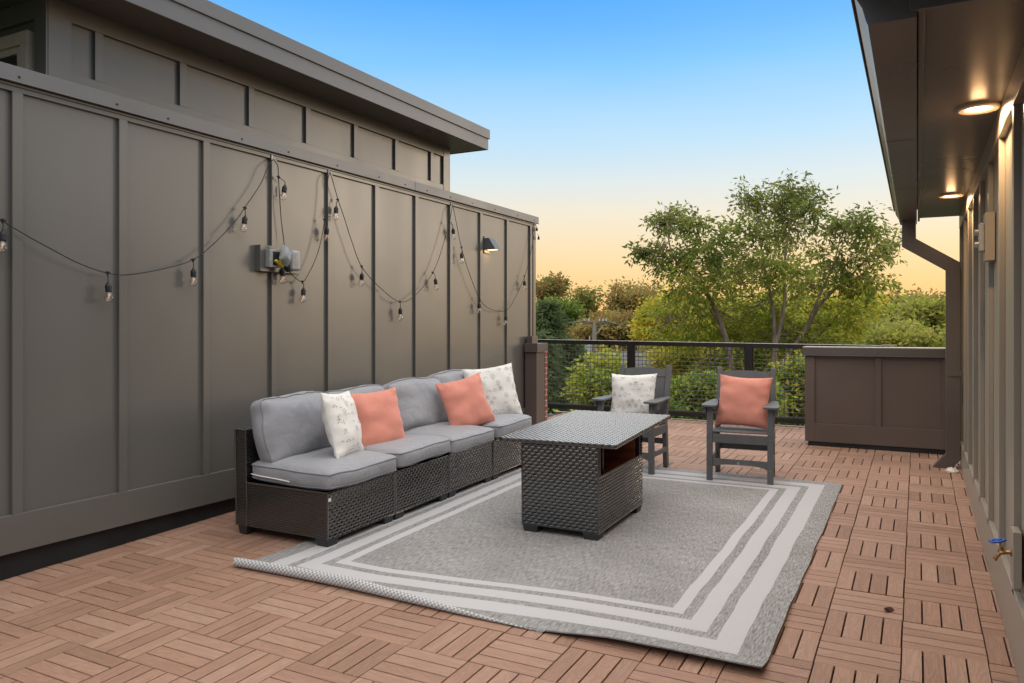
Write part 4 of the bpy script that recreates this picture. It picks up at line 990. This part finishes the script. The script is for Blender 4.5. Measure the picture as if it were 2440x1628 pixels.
# ---------------------------------------------------------------- wall sconce
def sconce():
    p = onX(1114, 560, WX); y, z = p.y, p.z
    t = thing('wall_sconce', 'lit dark metal wall lamp with slanted shade on the taupe wall', 'wall lamp', (PX, y, z))
    m = MB(); m.box(0, .012, -.005, .125, -.10, .085); m.build('backplate', darkpaint, t, bevel=.001)
    m = MB(); A = [(.012, .065), (.065, .065), (.15, -.065), (.012, -.065)]
    for yy in (0.0, .118): m.poly([(x, yy + s, q) for s in (0, .003) for x, q in A], [(0, 1, 2, 3), (7, 6, 5, 4), (0, 4, 5, 1), (1, 5, 6, 2), (2, 6, 7, 3), (3, 7, 4, 0)])
    m.poly([(x, yy, q) for yy in (.003, .118) for x, q in ((.012, .065), (.065, .065), (.062, .061), (.012, .061))], [(0, 1, 5, 4), (3, 7, 6, 2), (1, 2, 6, 5)])
    m.poly([(x, yy, q) for yy in (.003, .118) for x, q in ((.065, .065), (.15, -.065), (.146, -.065), (.062, .061))], [(0, 4, 5, 1), (2, 6, 7, 3), (1, 5, 6, 2)])
    m.build('shade', metalpaint, t)
    m = MB(); m.box(.014, .135, .006, .115, -.060, -.055); m.build('diffuser', sconceglow, t)
    ld = bpy.data.lights.new('sconce_lamp', 'AREA'); ld.size = .09; ld.energy = .35; ld.color = (1, .62, .30)
    lo = bpy.data.objects.new('sconce_light', ld); COL.objects.link(lo); lo.parent = t; lo.location = (.06, .06, -.07)
sconce()

# ---------------------------------------------------------------- outlet with open cover, left wall
def outlet():
    p = onX(591, 592, WX); y0 = p.y; z = p.z + .0
    t = thing('outdoor_outlet', 'weatherproof outlet with an open clear cover and yellow plug on the taupe wall', 'outlet box', (WX, y0, z))
    m = MB(); m.box(-.022, .028, 0, .40, -.095, .095); m.build('mounting_block', siding, t, bevel=.002)
    m = MB(); m.box(.028, .075, .045, .155, -.065, .065); m.build('box_body', greyplastic, t, bevel=.006)
    m = MB(); m.box(.075, .077, .075, .145, -.05, .05); m.build('receptacle', rubber, t)
    # open clear bubble cover, swung up
    m = MB(); n = 12; vs = []; fs = []
    for i in range(n + 1):
        for j in range(n + 1):
            a = -1 + 2 * i / n; b_ = -1 + 2 * j / n; h = .045 * (1 - abs(a) ** 4) * (1 - abs(b_) ** 4); vs.append((h, a * .052, b_ * .075))
    for i in range(n):
        for j in range(n): fs.append((i * (n + 1) + j, (i + 1) * (n + 1) + j, (i + 1) * (n + 1) + j + 1, i * (n + 1) + j + 1))
    M = Matrix.Translation((.115, .15, .025)) @ Matrix.Rotation(R(-32), 4, 'X') @ Matrix.Rotation(R(-18), 4, 'Y')
    m.poly(vs, fs, 0, M); o = m.build('cover', clearpl, t, smooth=True)
    sm = o.modifiers.new('solid', 'SOLIDIFY'); sm.thickness = .003
    m = MB(); M2 = Matrix.Translation((.10, .15, -.012)) @ Matrix.Rotation(R(-35), 4, 'X')
    m.box(-.018, .018, -.020, .022, -.05, .02, 0, M2); m.box(-.015, .02, -.03, .03, .02, .045, 0, M2); m.box(-.012, .012, -.06, .00, -.055, -.035, 0, M2); m.build('plug', ylwplug, t, bevel=.006)
    m = MB(); m.cyl((.10, .19, -.05), (.10, .21, -.085), .026, .022, 14); m.build('adapter', rubber, t, bevel=.003)
    # closed rounded cover next to it
    m = MB(); m.box(.028, .085, .255, .355, -.075, .078); m.build('second_cover', greyplastic, t, bevel=.02, seg=4)
    m = MB(); m.box(.0851, .0875, .285, .325, -.045, .055); m.build('cover_window', clearpl, t)
    return t
outlet()

# ---------------------------------------------------------------- string lights
def catmull(P, n=7):
    P = [Vector(p) for p in P]; o = []
    for i in range(len(P) - 1):
        a = P[max(0, i - 1)]; b_ = P[i]; c = P[i + 1]; d = P[min(len(P) - 1, i + 2)]
        for k in range(n):
            t = k / n; o.append(.5 * ((2 * b_) + (c - a) * t + (2 * a - 5 * b_ + 4 * c - d) * t * t + (3 * b_ - a - 3 * c + d) * t ** 3))
    o.append(P[-1]); return o
def string_lights():
    O = Vector((WX, 5.2, 2.2))
    t = thing('string_lights', 'black cord of clear bulb string lights swagged across the taupe wall', 'string lights', O)
    XX = WX + .030
    def W(x, y, dx=0): return onX(x, y, XX + dx) - O
    def hookp(x, y): return onX(x, y, WX + .012) - O
    strands = [
        [(-70, 455), (-25, 483), (6, 507), (60, 540), (120, 573), (180, 604), (247, 627), (300, 630), (380, 616), (443, 596), (490, 560), (540, 508), (562, 476), (597, 424), (615, 383), ('h', 627, 366)],
        [('h', 627, 366), (637, 380), (639, 407), (641, 440), (645, 500), (651, 550), (654, 590), (652, 612)],
        [(650, 607), (660, 616), (672, 633), (694, 647), (706, 632), (722, 600), (735, 560), (745, 504), (750, 450), (753, 410), ('h', 757, 396)],
        [('h', 757, 396), (765, 420), (776, 459), (790, 500), (806, 550), (830, 612), (872, 660), (918, 693), (955, 676), (993, 626), (1014, 572), (1031, 510), (1036, 485), ('h', 1038, 470)],
        [('h', 1038, 470), (1043, 490), (1059, 568), (1078, 630), (1100, 684), (1122, 708), (1160, 713), (1182, 684), (1204, 634), (1216, 590), (1224, 550), ('h', 1228, 520)]]
    cord = MB()
    for st in strands:
        cord.tube(catmull([hookp(p[1], p[2]) if p[0] == 'h' else W(*p) for p in st]), .0032, 6)
    cord.build('cord', rubber, t, smooth=True)
    for x, y in ((627, 366), (757, 396), (1038, 470), (1228, 518)):
        p = hookp(x, y); m = MB(); m.box(-.012 + p.x, -.008 + p.x, p.y - .008, p.y + .008, p.z - .005, p.z + .035); m.tube([(p.x - .008, p.y, p.z + .01), (p.x + .01, p.y, p.z - .002), (p.x + .014, p.y, p.z + .012)], .002, 5); m.build('hook', strapm if x < 1200 else steel, t)
    bulbs = [(6, 507, 540), (247, 627, 698), (443, 597, 658), (562, 478, 530), (639, 407, 454, 14), (694, 647, 696), (746, 505, 550, 4), (775, 459, 506, -4), (830, 612, 661), (918, 693, 740), (993, 626, 664, 5), (1031, 510, 546, 8), (1059, 568, 601), (1100, 684, 718), (1161, 713, 748), (1203, 634, 668), (655, 600, 634, -8)]
    pb = None
    for i, bb in enumerate(bulbs):
        x, y = bb[0], bb[1]; dxp = bb[3] if len(bb) > 3 else 0
        J = W(x, y); 
        m = MB(); m.cyl(J + Vector((0, 0, .010)), J + Vector((0, 0, -.014)), .0085, .005, 10); m.cyl(J + Vector((0, -.016, .003)), J + Vector((0, .016, .003)), .0048, .0048, 8); jn = m.build('cord_joint', rubber, t)
        drop = .055 if i != 0 else .05
        y2 = W(x + dxp, y).y; Bp = Vector((J.x + .004, y2, J.z - drop))
        if i == 4: Bp = W(654, 425)
        if i == 5: Bp = W(697, 663) + Vector((0, 0, .006))
        m = MB(); m.tube(catmull([J, J + Vector((.004, (Bp.y - J.y) * .75, -.018)), Bp + Vector((0, 0, .018)), Bp]), .0028, 6); m.build('drop_cord', rubber, t)
        tl = Matrix.Translation(Bp) @ Matrix.Rotation(R(random.uniform(-9, 9)), 4, 'X') @ Matrix.Rotation(R(random.uniform(-3, 8)), 4, 'Y')
        m = MB(); m.lathe([(.0001, .004), (.006, .003), (.010, -.006), (.0165, -.014), (.0185, -.024), (.0175, -.044), (.0185, -.050), (.0180, -.054), (.0001, -.054)], 16, 0, tl); so_ = m.build('socket', rubber, t, smooth=True)
        if i in (0,) or True:
            m = MB(); m.lathe([(.0125, -.054), (.0135, -.060), (.019, -.074), (.0225, -.088), (.0220, -.099), (.0165, -.108), (.008, -.1125), (.0001, -.1135)], 18, 0, tl)
            bo = m.build('bulb', glass, so_, smooth=True); sm = bo.modifiers.new('solid', 'SOLIDIFY'); sm.thickness = .0012
            m = MB(); pts = []
            for q in range(13): pts.append(tl @ Vector((.007 * math.cos(q * math.pi), .006 * math.sin(q * 1.9), -.066 - .028 * (q % 2))))
            m.tube(pts, .0011, 4); m.build('filament', filament, bo)
    for k, (x, y) in enumerate(((1232, 525), (1236, 545))):
        J = onX(x, y, WX + .03) - O; m = MB(); m.lathe([(.0001, .02), (.005, .018), (.012, .0), (.014, -.02), (.012, -.028), (.0001, -.028)], 12, 0, Matrix.Translation(J + Vector((.0, 0.0, 0)))); m.tube([J + Vector((-.02, 0, .05)), J + Vector((-.005, 0, .03)), J + Vector((0, 0, .015))], .0028, 5); m.build('socket', rubber, t, smooth=True)
string_lights()

# ---------------------------------------------------------------- vegetation beyond the railing
def leaves(mb, rnd, centre, spread, n, size, ml, droop=.3, asp=.36, outdir=None):
    """one spray of narrow leaves round a twig point"""
    for _ in range(n):
        p = centre + Vector((rnd.gauss(0, spread), rnd.gauss(0, spread), rnd.gauss(0, spread * .8)))
        d = Vector((rnd.gauss(0, 1), rnd.gauss(0, 1), rnd.gauss(-droop, .7)))
        if outdir is not None: d += outdir * .8
        d.normalize(); u = d.cross(Vector((rnd.gauss(0, 1), rnd.gauss(0, 1), rnd.gauss(0, 1)))).normalized()
        l = size * rnd.uniform(.6, 1.3); w = l * asp
        mb.quad(p, p + d * l * .45 + u * w * .5, p + d * l, p + d * l * .5 - u * w * .5, ml if isinstance(ml, int) else rnd.choice(ml))
def limb(mb, rnd, a, b_, r0, r1, wob=.06, n=6, mi=0):
    a = Vector(a); b_ = Vector(b_); L_ = (b_ - a).length; pts = [a]
    side = Vector((rnd.gauss(0, 1), rnd.gauss(0, 1), 0)) * L_ * wob
    for k in range(1, n):
        t = k / n; pts.append(a.lerp(b_, t) + side * math.sin(math.pi * t) + Vector((rnd.gauss(0, 1), rnd.gauss(0, 1), rnd.gauss(0, .5) )) * L_ * .018 + Vector((0, 0, -L_ * .05 * math.sin(math.pi * t))))
    pts.append(b_); mb.tube(pts, lambda t: r0 + (r1 - r0) * t, 6 if r0 > .03 else 4, mi); return pts
def tree(name, label, base, fork, clumps, size, mats, tr=.25, seed=1, per=9, barks=None, tspread=.12, droop=.3, group=None, cat='tree', limbr=.07, twigs=True, asp=.36):
    """clumps: (centre, rx, rz, number of twigs, material index or list)"""
    rnd = random.Random(seed); base = Vector(base); fork = Vector(fork)
    t = thing(name, label, cat, base, group=group)
    tk = MB(); limb(tk, rnd, base - base, fork - base, tr, tr * .72, .02, 6)
    br = MB(); cr = MB(); bk = barks or barkm
    for c, rx, rz, nt_, ml in clumps:
        c = Vector(c) - base; f = fork - base
        mid = f.lerp(c, .45) + Vector((rnd.gauss(0, .1), rnd.gauss(0, .1), -abs(c.z - f.z) * .04))
        p1 = limb(br, rnd, f, mid, limbr, limbr * .6, .05); p2 = limb(br, rnd, mid, c, limbr * .6, limbr * .2, .06); hubs = p2[2:]
        for _ in range(nt_):
            while True:
                d = Vector((rnd.uniform(-1, 1), rnd.uniform(-1, 1), rnd.uniform(-1, 1)))
                if .15 < d.length < 1: break
            d = d * (d.length ** -.35)
            e = c + Vector((d.x * rx, d.y * rx, d.z * rz)); h = rnd.choice(hubs)
            if twigs and rnd.random() < .6: limb(br, rnd, h, e, limbr * .16, limbr * .04, .1, 3)
            od = (e - c).normalized()
            for q in range(3): leaves(cr, rnd, h.lerp(e, .55 + .25 * q), tspread * (1.25 - .2 * q), per // 3, size, ml, droop, asp, od)
    tk.build('trunk', bk, t, smooth=True); br.build('branches', bk, t, smooth=True); cr.build('crown', mats, t)
    return t
def PT(x, y, D): return far(x, y, D)

# the big tree in front: clumps laid out at their real distance, with depth of their own
rndm = random.Random(44)
TD = 21.0
def q(x, y, rx, ry, n, ml, dz=0, D=TD):
    k = KD / FPX * (D + dz); return (PT(x, y, D + dz), rx * k, ry * k, n, ml)
main = [q(1530, 505, 42, 26, 85, [2, 2, 0], .6), q(1585, 512, 50, 30, 90, [2, 0], -.4), q(1475, 580, 30, 18, 34, [2], .2), q(1540, 590, 62, 45, 150, [0, 0, 2], .5), q(1625, 570, 55, 50, 120, [0, 0, 2], -1),
        q(1730, 465, 44, 40, 100, [2, 0], .8), q(1720, 540, 50, 40, 90, [0, 2], -.8), q(1815, 450, 46, 38, 120, [2, 2, 0], 0), q(1800, 525, 62, 52, 190, [0, 0, 2], .8), q(1860, 480, 36, 44, 70, [0, 2], -1),
        q(1930, 512, 40, 34, 80, [2, 0], .5), q(1990, 520, 44, 36, 80, [2, 0], -.6), q(2030, 570, 32, 40, 60, [2, 0], .6), q(1945, 590, 68, 50, 170, [0, 0, 2], 0),
        q(1690, 620, 70, 45, 170, [0, 0], 1.2), q(1600, 650, 75, 42, 180, [0, 0, 3], -.4), q(1790, 615, 70, 45, 150, [0], -1.2), q(1860, 650, 80, 42, 170, [0, 0, 3], .8), q(1985, 650, 60, 34, 110, [0, 2, 3], 0),
        q(1560, 700, 70, 32, 110, [0, 3, 3], .8), q(1700, 700, 85, 36, 140, [0, 0, 3], 1.4), q(1820, 725, 80, 40, 130, [0, 3], 1.4), q(1650, 765, 80, 34, 190, [0, 3, 3], 1.5), q(1760, 770, 80, 34, 190, [0, 3], 1.4), q(1860, 780, 80, 30, 150, [0, 3], 1.2), q(1560, 770, 70, 34, 150, [3, 3, 0], 1.3), q(1930, 720, 60, 40, 130, [0, 3, 3], 1)]
def main_tree():
    base = PT(1745, 1400, TD + .6); base.z = GZ
    rnd = random.Random(9); t = thing('broadleaf_tree', 'tall spreading green tree, the largest, rising above the railing behind the armchairs', 'tree', base)
    tk = MB(); F = [PT(1668, 830, TD + .2), PT(1782, 835, TD), PT(1760, 860, TD + 1)]
    fk = PT(1745, 1010, TD + .6)
    limb(tk, rnd, Vector((0, 0, 0)), fk - base, .34, .27, .01); tk.build('trunk', barkm, t, smooth=True)
    br = MB(); o = base
    def path(pts, r0, r1):
        P = catmull([p - o for p in pts], 5); br.tube(P, lambda k: r0 + (r1 - r0) * k, 8); return P
    A1 = path([fk, PT(1690, 900, TD + .2), PT(1672, 800, TD), PT(1640, 705, TD), PT(1600, 650, TD - .2), PT(1545, 590, TD), PT(1530, 510, TD + .3)], .105, .012)
    A2 = path([fk, PT(1765, 900, TD), PT(1778, 800, TD), PT(1772, 700, TD + .2), PT(1752, 600, TD), PT(1735, 480, TD + .5)], .10, .012)
    A3 = path([PT(1778, 800, TD), PT(1800, 700, TD), PT(1800, 610, TD), PT(1812, 520, TD), PT(1818, 430, TD)], .06, .01)
    A4 = path([fk, PT(1790, 850, TD + .5), PT(1840, 770, TD + .4), PT(1890, 690, TD + .2), PT(1955, 630, TD), PT(2020, 560, TD)], .10, .012)
    A5 = path([PT(1850, 755, TD + .4), PT(1880, 680, TD), PT(1915, 600, TD), PT(1935, 510, TD + .3)], .05, .008)
    A6 = path([PT(1660, 760, TD), PT(1620, 700, TD + .6), PT(1560, 690, TD + 1), PT(1480, 730, TD + 1)], .045, .008)
    A7 = path([PT(1820, 800, TD + .6), PT(1880, 770, TD + 1), PT(1950, 690, TD + 1)], .045, .008)
    hubs = [p for A in (A1, A2, A3, A4, A5, A6, A7) for p in A[len(A) // 3:]]
    cr = MB()
    for c, rx, rz, n, ml in main:
        c = c - o; near = sorted(hubs, key=lambda h: (h - c).length)[:4]
        for _ in range(n):
            while True:
                d = Vector((rnd.uniform(-1, 1), rnd.uniform(-1, 1), rnd.uniform(-1, 1)))
                if .1 < d.length < 1: break
            if rnd.random() < .52: continue
            d = d * (d.length ** -.35) * 1.28; e = c + Vector((d.x * rx, d.y * rx, d.z * rz)); h = rnd.choice(near)
            if rnd.random() < .34: limb(br, rnd, h.lerp(e, .25), e, .014, .005, .08, 3)
            od = (e - c).normalized(); h2 = c.lerp(e, .4)
            tp = (e - h2); tp = tp.normalized() * rnd.uniform(.35, .7)
            for k in range(6): leaves(cr, rnd, e - tp * (.75 - .19 * k), .075, 3, .15, ml, .6, .36, od)
    br.build('branches', barkm, t, smooth=True); cr.build('crown', [lf_green, lf_dark, lf_top, lf_ylgr], t)
main_tree()

def crown_tree(name, label, x, y, D, rx, ry, n, size, mats, ml, seed, group=None, nc=9, per=9, tspread=None, barks=None, limbr=.05, asp=.45, cat='tree', droop=.3):
    """a rounded irregular crown centred on a point at distance D"""
    rnd = random.Random(seed); k = KD / FPX * D; c0 = PT(x, y, D); RX, RZ = rx * k, ry * k
    base = Vector((c0.x, c0.y, GZ)); cl = []
    for i in range(nc):
        a = rnd.uniform(0, 2 * math.pi); h = rnd.uniform(-.75, .75); rr_ = math.sqrt(max(.1, 1 - h * h)) * rnd.uniform(.35, .72)
        cl.append((c0 + Vector((math.cos(a) * RX * rr_, math.sin(a) * RX * rr_, h * RZ * .8)), RX * rnd.uniform(.28, .46), RZ * rnd.uniform(.26, .46), n // nc, ml))
    fork = c0 + Vector((0, 0, -RZ * .85))
    return tree(name, label, base, fork, cl, size, mats, tr=max(.12, RX * .05), seed=seed, per=per, group=group, tspread=tspread or size * .9, barks=barks, limbr=limbr, asp=asp, cat=cat, droop=droop)
YL = [lf_yel, lf_ylgr, lf_green]
G1 = 'yellowing trees beyond the railing'
crown_tree('honey_locust', 'yellow leaved tree to the left of the large green tree, behind its lower branches', 1510, 735, 27, 82, 68, 620, .19, YL, [0, 0, 1], 21, G1, 11, 12)
crown_tree('honey_locust', 'wide lime and yellow tree directly behind the trunk of the large green tree', 1725, 760, 29, 150, 90, 1000, .20, YL, [0, 1, 1, 2], 22, G1, 14, 12)
crown_tree('honey_locust', 'golden green tree to the right of the large tree, above the brown knee wall', 1930, 730, 28, 100, 80, 760, .20, YL, [0, 1, 1], 23, G1, 12, 12)
G2 = 'hazy olive trees at the right'
FO = [lf_olive, lf_ylgr, lf_brown]
crown_tree('round_tree', 'far hazy olive tree just left of the downspout', 2110, 745, 60, 80, 62, 700, .42, FO, [0, 0, 1], 31, G2, 14, 12, limbr=.1)
crown_tree('round_tree', 'far olive tree partly behind the golden tree at the right', 2030, 725, 66, 68, 62, 600, .44, FO, [0, 0, 1, 2], 32, G2, 12, 12, limbr=.1)
crown_tree('round_tree', 'far tree with a thin orange lit top at the right, behind the olive trees', 2140, 700, 85, 60, 36, 180, .45, [lf_brown, lf_olive], [0, 0, 1], 33, G2, 10, 9, limbr=.08)
crown_tree('round_tree', 'olive green tree low at the right, just above the knee wall cap', 2090, 790, 40, 100, 50, 560, .28, [lf_olive, lf_ylgr, lf_green], [0, 0, 2, 1], 34, G2, 10, 12, limbr=.08)
G3 = 'far autumn trees against the sunset'
BR = [lf_brown, lf_olive, lf_dark]
crown_tree('autumn_tree', 'tall thin brown tree against the sunset, nearest the end of the taupe wall', 1262, 668, 75, 50, 48, 220, .42, BR, [0, 0, 2], 41, G3, 12, 9, barks=barkdark, limbr=.09)
crown_tree('autumn_tree', 'brown tree against the sunset, second from the end of the taupe wall', 1350, 695, 80, 62, 44, 260, .42, BR, [0, 1, 2], 42, G3, 12, 9, barks=barkdark, limbr=.09)
crown_tree('autumn_tree', 'sparse reddish tree against the sunset, just left of the big green tree', 1456, 688, 78, 74, 58, 400, .40, BR, [0, 0, 1], 43, G3, 12, 9, barks=barkdark, limbr=.09)
crown_tree('autumn_tree', 'dull brown tree low behind the utility pole', 1400, 745, 62, 95, 42, 700, .36, BR, [0, 1, 0], 44, G3, 12, 12, barks=barkdark, limbr=.09)
crown_tree('autumn_tree', 'dark olive tree behind the layered evergreen near the wall end', 1280, 725, 66, 70, 40, 520, .38, BR, [1, 2, 2], 45, G3, 12, 12, barks=barkdark, limbr=.09)
# layered evergreen
def conifer(label, x, ytop, D, H, RB, seed):
    rnd = random.Random(seed); top = PT(x, ytop, D); base = Vector((top.x, top.y, top.z - H)); t = thing('conifer', label, 'evergreen tree', base, group='evergreens beyond the railing')
    tk = MB(); tk.tube([(0, 0, GZ - base.z if base.z > GZ else 0), (0, 0, H * .5), (0, 0, H)], lambda k: .2 * (1 - k) + .02, 8); tk.build('trunk', barkdark, t, smooth=True)
    br = MB(); cr = MB(); z = H * .02
    while z < H * .98:
        f = 1 - z / H; n = 9
        for k in range(n):
            a = 2 * math.pi * (k + rnd.random()) / n; L_ = RB * (f ** .6) * rnd.uniform(.7, 1.1) + .15
            pts = [Vector((0, 0, z)), Vector((math.cos(a) * L_ * .5, math.sin(a) * L_ * .5, z + L_ * .06)), Vector((math.cos(a) * L_, math.sin(a) * L_, z - L_ * .12))]
            br.tube(pts, [.05, .03, .01], 4)
            m_ = int(9 + L_ * 12)
            for i in range(m_):
                u = rnd.uniform(.2, 1); p = pts[0].lerp(pts[1], u * 2) if u < .5 else pts[1].lerp(pts[2], u * 2 - 1)
                w = Vector((-math.sin(a), math.cos(a), 0)) * rnd.gauss(0, .22 * L_ * u)
                leaves(cr, rnd, p + w + Vector((0, 0, rnd.gauss(-.04, .05))), .08, 4, .30, 0, .2, .2, Vector((math.cos(a), math.sin(a), -.3)))
        z += .34
    br.build('branches', barkdark, t); cr.build('foliage', [lf_conif], t)
conifer('layered blue green evergreen right beside the end of the taupe wall', 1258, 690, 34, 8.5, 2.5, 51)
conifer('smaller dark evergreen low behind the railing left of the utility pole', 1310, 775, 30, 6.5, 2.0, 52)
conifer('dark evergreen spread below the top rail beside the brick pier', 1225, 745, 26, 7, 2.2, 53)
crown_tree('round_tree', 'broad olive tree filling the gap behind the trunk of the large green tree', 1640, 740, 48, 170, 60, 800, .30, [lf_olive, lf_ylgr, lf_green], [0, 0, 1, 2], 35, 'hazy olive trees behind the large tree', 14, 12, limbr=.08)
crown_tree('round_tree', 'broad olive tree filling the gap behind the golden green tree at the right', 1880, 735, 52, 150, 62, 800, .32, [lf_olive, lf_ylgr, lf_green], [0, 0, 1], 36, 'hazy olive trees behind the large tree', 14, 12, limbr=.08)
G4 = 'leafy trees seen through the railing'
LM = [lf_ylgr, lf_green, lf_dark, lf_yel]
crown_tree('leafy_tree', 'bright lime tree seen through the mesh left of the first railing post', 1385, 890, 15, 74, 82, 560, .13, LM, [0, 0, 1], 61, G4, 11, 12)
crown_tree('leafy_tree', 'dark green tree seen through the mesh beneath the bright lime tree', 1320, 985, 14, 90, 60, 420, .14, LM, [1, 0, 2], 62, G4, 9, 12)
crown_tree('leafy_tree', 'green tree seen through the mesh between the two armchairs', 1590, 905, 15.5, 92, 62, 640, .13, LM, [1, 0, 2], 63, G4, 12, 12)
crown_tree('leafy_tree', 'dark green tree low through the mesh behind the left armchair', 1490, 960, 14.5, 80, 50, 420, .13, LM, [1, 2, 2], 64, G4, 9, 12)
crown_tree('leafy_tree', 'dark green tree seen through the mesh behind the right armchair', 1705, 930, 15, 95, 62, 620, .13, LM, [1, 1, 2, 0], 65, G4, 12, 12)
crown_tree('leafy_tree', 'green and yellow tree seen through the mesh left of the knee wall', 1825, 905, 16.5, 80, 78, 600, .14, LM, [1, 1, 0, 2, 3], 66, G4, 12, 12)
crown_tree('leafy_tree', 'yellow tinged tree just below the top rail right of the first post', 1545, 825, 24, 56, 30, 240, .18, LM, [3, 0, 3], 67, G4, 7, 12)
crown_tree('leafy_tree', 'dark shrubby tree just under the top rail at the second post', 1690, 850, 22, 90, 40, 420, .17, LM, [1, 3, 0, 2], 68, G4, 9, 12)
crown_tree('leafy_tree', 'mid green tree behind the knee wall cap at the right', 1925, 850, 24, 90, 60, 420, .18, LM, [1, 0], 69, G4, 9, 12)
crown_tree('leafy_tree', 'deep green tree far below the deck behind the table', 1440, 1080, 20, 150, 60, 420, .2, LM, [2, 1], 70, G4, 9, 12)
# far belt of woodland that closes the horizon
def belt():
    rnd = random.Random(77); cr = MB()
    for i in range(420):
        a = rnd.uniform(-1.1, .45); D = rnd.uniform(105, 190); x = math.sin(a) * D; y = math.cos(a) * D; h = rnd.uniform(8.5, 13); r = rnd.uniform(3, 5)
        c = Vector((x, y, GZ + h - r * .8))
        for k in range(70):
            d = Vector((rnd.gauss(0, 1), rnd.gauss(0, 1), rnd.gauss(0, 1))).normalized() * r * rnd.uniform(.6, 1.05)
            leaves(cr, rnd, c + Vector((d.x, d.y, d.z * .8)), .3, 2, 1.2, [0, 0, 1], .2, .6)
    o = cr.build('distant_woodland', [lf_olive, lf_brown, lf_dark]); tag(o, 'band of distant woodland along the horizon beyond the yards', 'woodland', kind='stuff')
belt()

# ---------------------------------------------------------------- houses, pole and wires beyond
def house(label, x, y, D, w, d_, h, rz, seed, wall=housewall):
    p = PT(x, y, D); base = Vector((p.x, p.y, p.z - h)); t = thing('house', label, 'house', base, (0, 0, rz), 'houses seen below the deck')
    H2 = h - 1.6; zb = GZ - base.z
    m = MB(); m.box(-w / 2, w / 2, -d_ / 2, d_ / 2, zb, H2); m.poly([(-w / 2, -d_ / 2, H2), (-w / 2, d_ / 2, H2), (-w / 2, 0, h - .1), (w / 2, -d_ / 2, H2), (w / 2, d_ / 2, H2), (w / 2, 0, h - .1)], [(0, 1, 2), (3, 5, 4)]); m.build('wall', wall, t)
    m = MB(); e = .4
    for s in (-1, 1):
        m.poly([(-w / 2 - e, 0, h), (w / 2 + e, 0, h), (w / 2 + e, s * (d_ / 2 + e), H2 - .2), (-w / 2 - e, s * (d_ / 2 + e), H2 - .2), (-w / 2 - e, 0, h - .12), (w / 2 + e, 0, h - .12), (w / 2 + e, s * (d_ / 2 + e), H2 - .32), (-w / 2 - e, s * (d_ / 2 + e), H2 - .32)],
               [(0, 1, 2, 3), (7, 6, 5, 4), (3, 2, 6, 7), (0, 3, 7, 4), (1, 5, 6, 2)])
    r = m.build('roof', shingle, t)
    m = MB(); m.box(w * .2, w * .2 + .6, -.3, .3, h - .6, h + .7); m.build('chimney', brickm, r)
    for q in range(3):
        m = MB(); xx = -w / 2 + (q + .5) * w / 3; m.box(xx - .5, xx + .5, -d_ / 2 - .05, -d_ / 2, H2 - 1.7, H2 - .5); wo = m.build('window', strapm, t)
        m = MB(); m.box(xx - .42, xx + .42, -d_ / 2 - .06, -d_ / 2 - .05, H2 - 1.62, H2 - .58); m.build('pane', dkglass, wo)
house('grey roofed house seen through the mesh beside the first railing post', 1478, 806, 58, 11, 9, 7, R(25), 1)
house('pale gabled house barely showing through the mesh above the left armchair', 1608, 868, 42, 6, 6, 6, R(-60), 2)
house('dark roofed house through the mesh near the brick pier', 1330, 835, 50, 9, 8, 6, R(10), 3)
def pole():
    top = PT(1364, 738, 38); base = Vector((top.x, top.y, GZ)); t = thing('utility_pole', 'wooden utility pole with grey transformer seen over the railing at left', 'utility pole', base); H = top.z - GZ
    m = MB(); m.tube([(0, 0, 0), (0, 0, H)], [.15, .10], 10); m.build('pole', polewood, t, smooth=True)
    r = Vector((c_, s_, 0)); m = MB(); a = Vector((0, 0, H - .08)) - r * .55; b_ = Vector((0, 0, H - .08)) + r * .65
    bar_between(m, a, b_, .10, .10, (0, 0, 1)); m.build('crossarm', polewood, t)
    for k in (-.5, -.28, .25, .42, .58):
        m = MB(); p = r * k + Vector((0, 0, H)); m.lathe([(.001, .14), (.03, .13), (.045, .09), (.03, .06), (.045, .03), (.02, 0)], 8, 0, Matrix.Translation(p)); m.build('insulator', lightgrey, t)
    m = MB(); m.tube([r * .5 + Vector((0, 0, H - .12)), Vector((0, 0, H - .75))], .02, 5); m.build('brace', lightgrey, t)
    m = MB(); p = -r * .30 + Vector((0, 0, H - 1.25)); m.lathe([(.001, -.34), (.17, -.33), (.18, -.28), (.18, .26), (.15, .32), (.001, .34)], 14, 0, Matrix.Translation(p)); m.lathe([(.02, .34), (.035, .40), (.02, .5), (.001, .52)], 8, 0, Matrix.Translation(p + r * .07)); m.box(-.03, .03, -.03, .03, -.1, .1, 0, Matrix.Translation(p + r * .2)); m.build('transformer', lightgrey, t, smooth=False)
    p0 = PT(1364, 737, 38)
    def sag(a, b_, s): return [a.lerp(b_, k / 14) + Vector((0, 0, -s * 4 * (k / 14) * (1 - k / 14))) for k in range(15)]
    def wire(label, P, r_=.018):
        m = MB(); 
        for q_ in P: m.tube(q_, r_, 5)
        o = m.build('power_line', wire_mat); tag(o, label, 'power line', 'overhead wires by the utility pole')
    wire('upper power line running left from the utility pole crossarm', [sag(PT(1060, 752, 36), p0 - r * .4, .12)], .035)
    wire('upper power line running right from the crossarm behind the yellow tree', [sag(p0 + r * .5, PT(1700, 795, 46), .12)], .035)
    wire('lower cable crossing just under the top rail left of the first post', [sag(PT(1050, 802, 34), PT(1364, 811, 38), .1)], .03)
    wire('lower cable crossing under the top rail between the posts', [sag(PT(1364, 811, 38), PT(1900, 822, 44), .2)], .035)
    wire('second lower cable sloping down to the right below the top rail', [sag(PT(1364, 795, 38), PT(1750, 818, 46), .15)], .022)
pole()
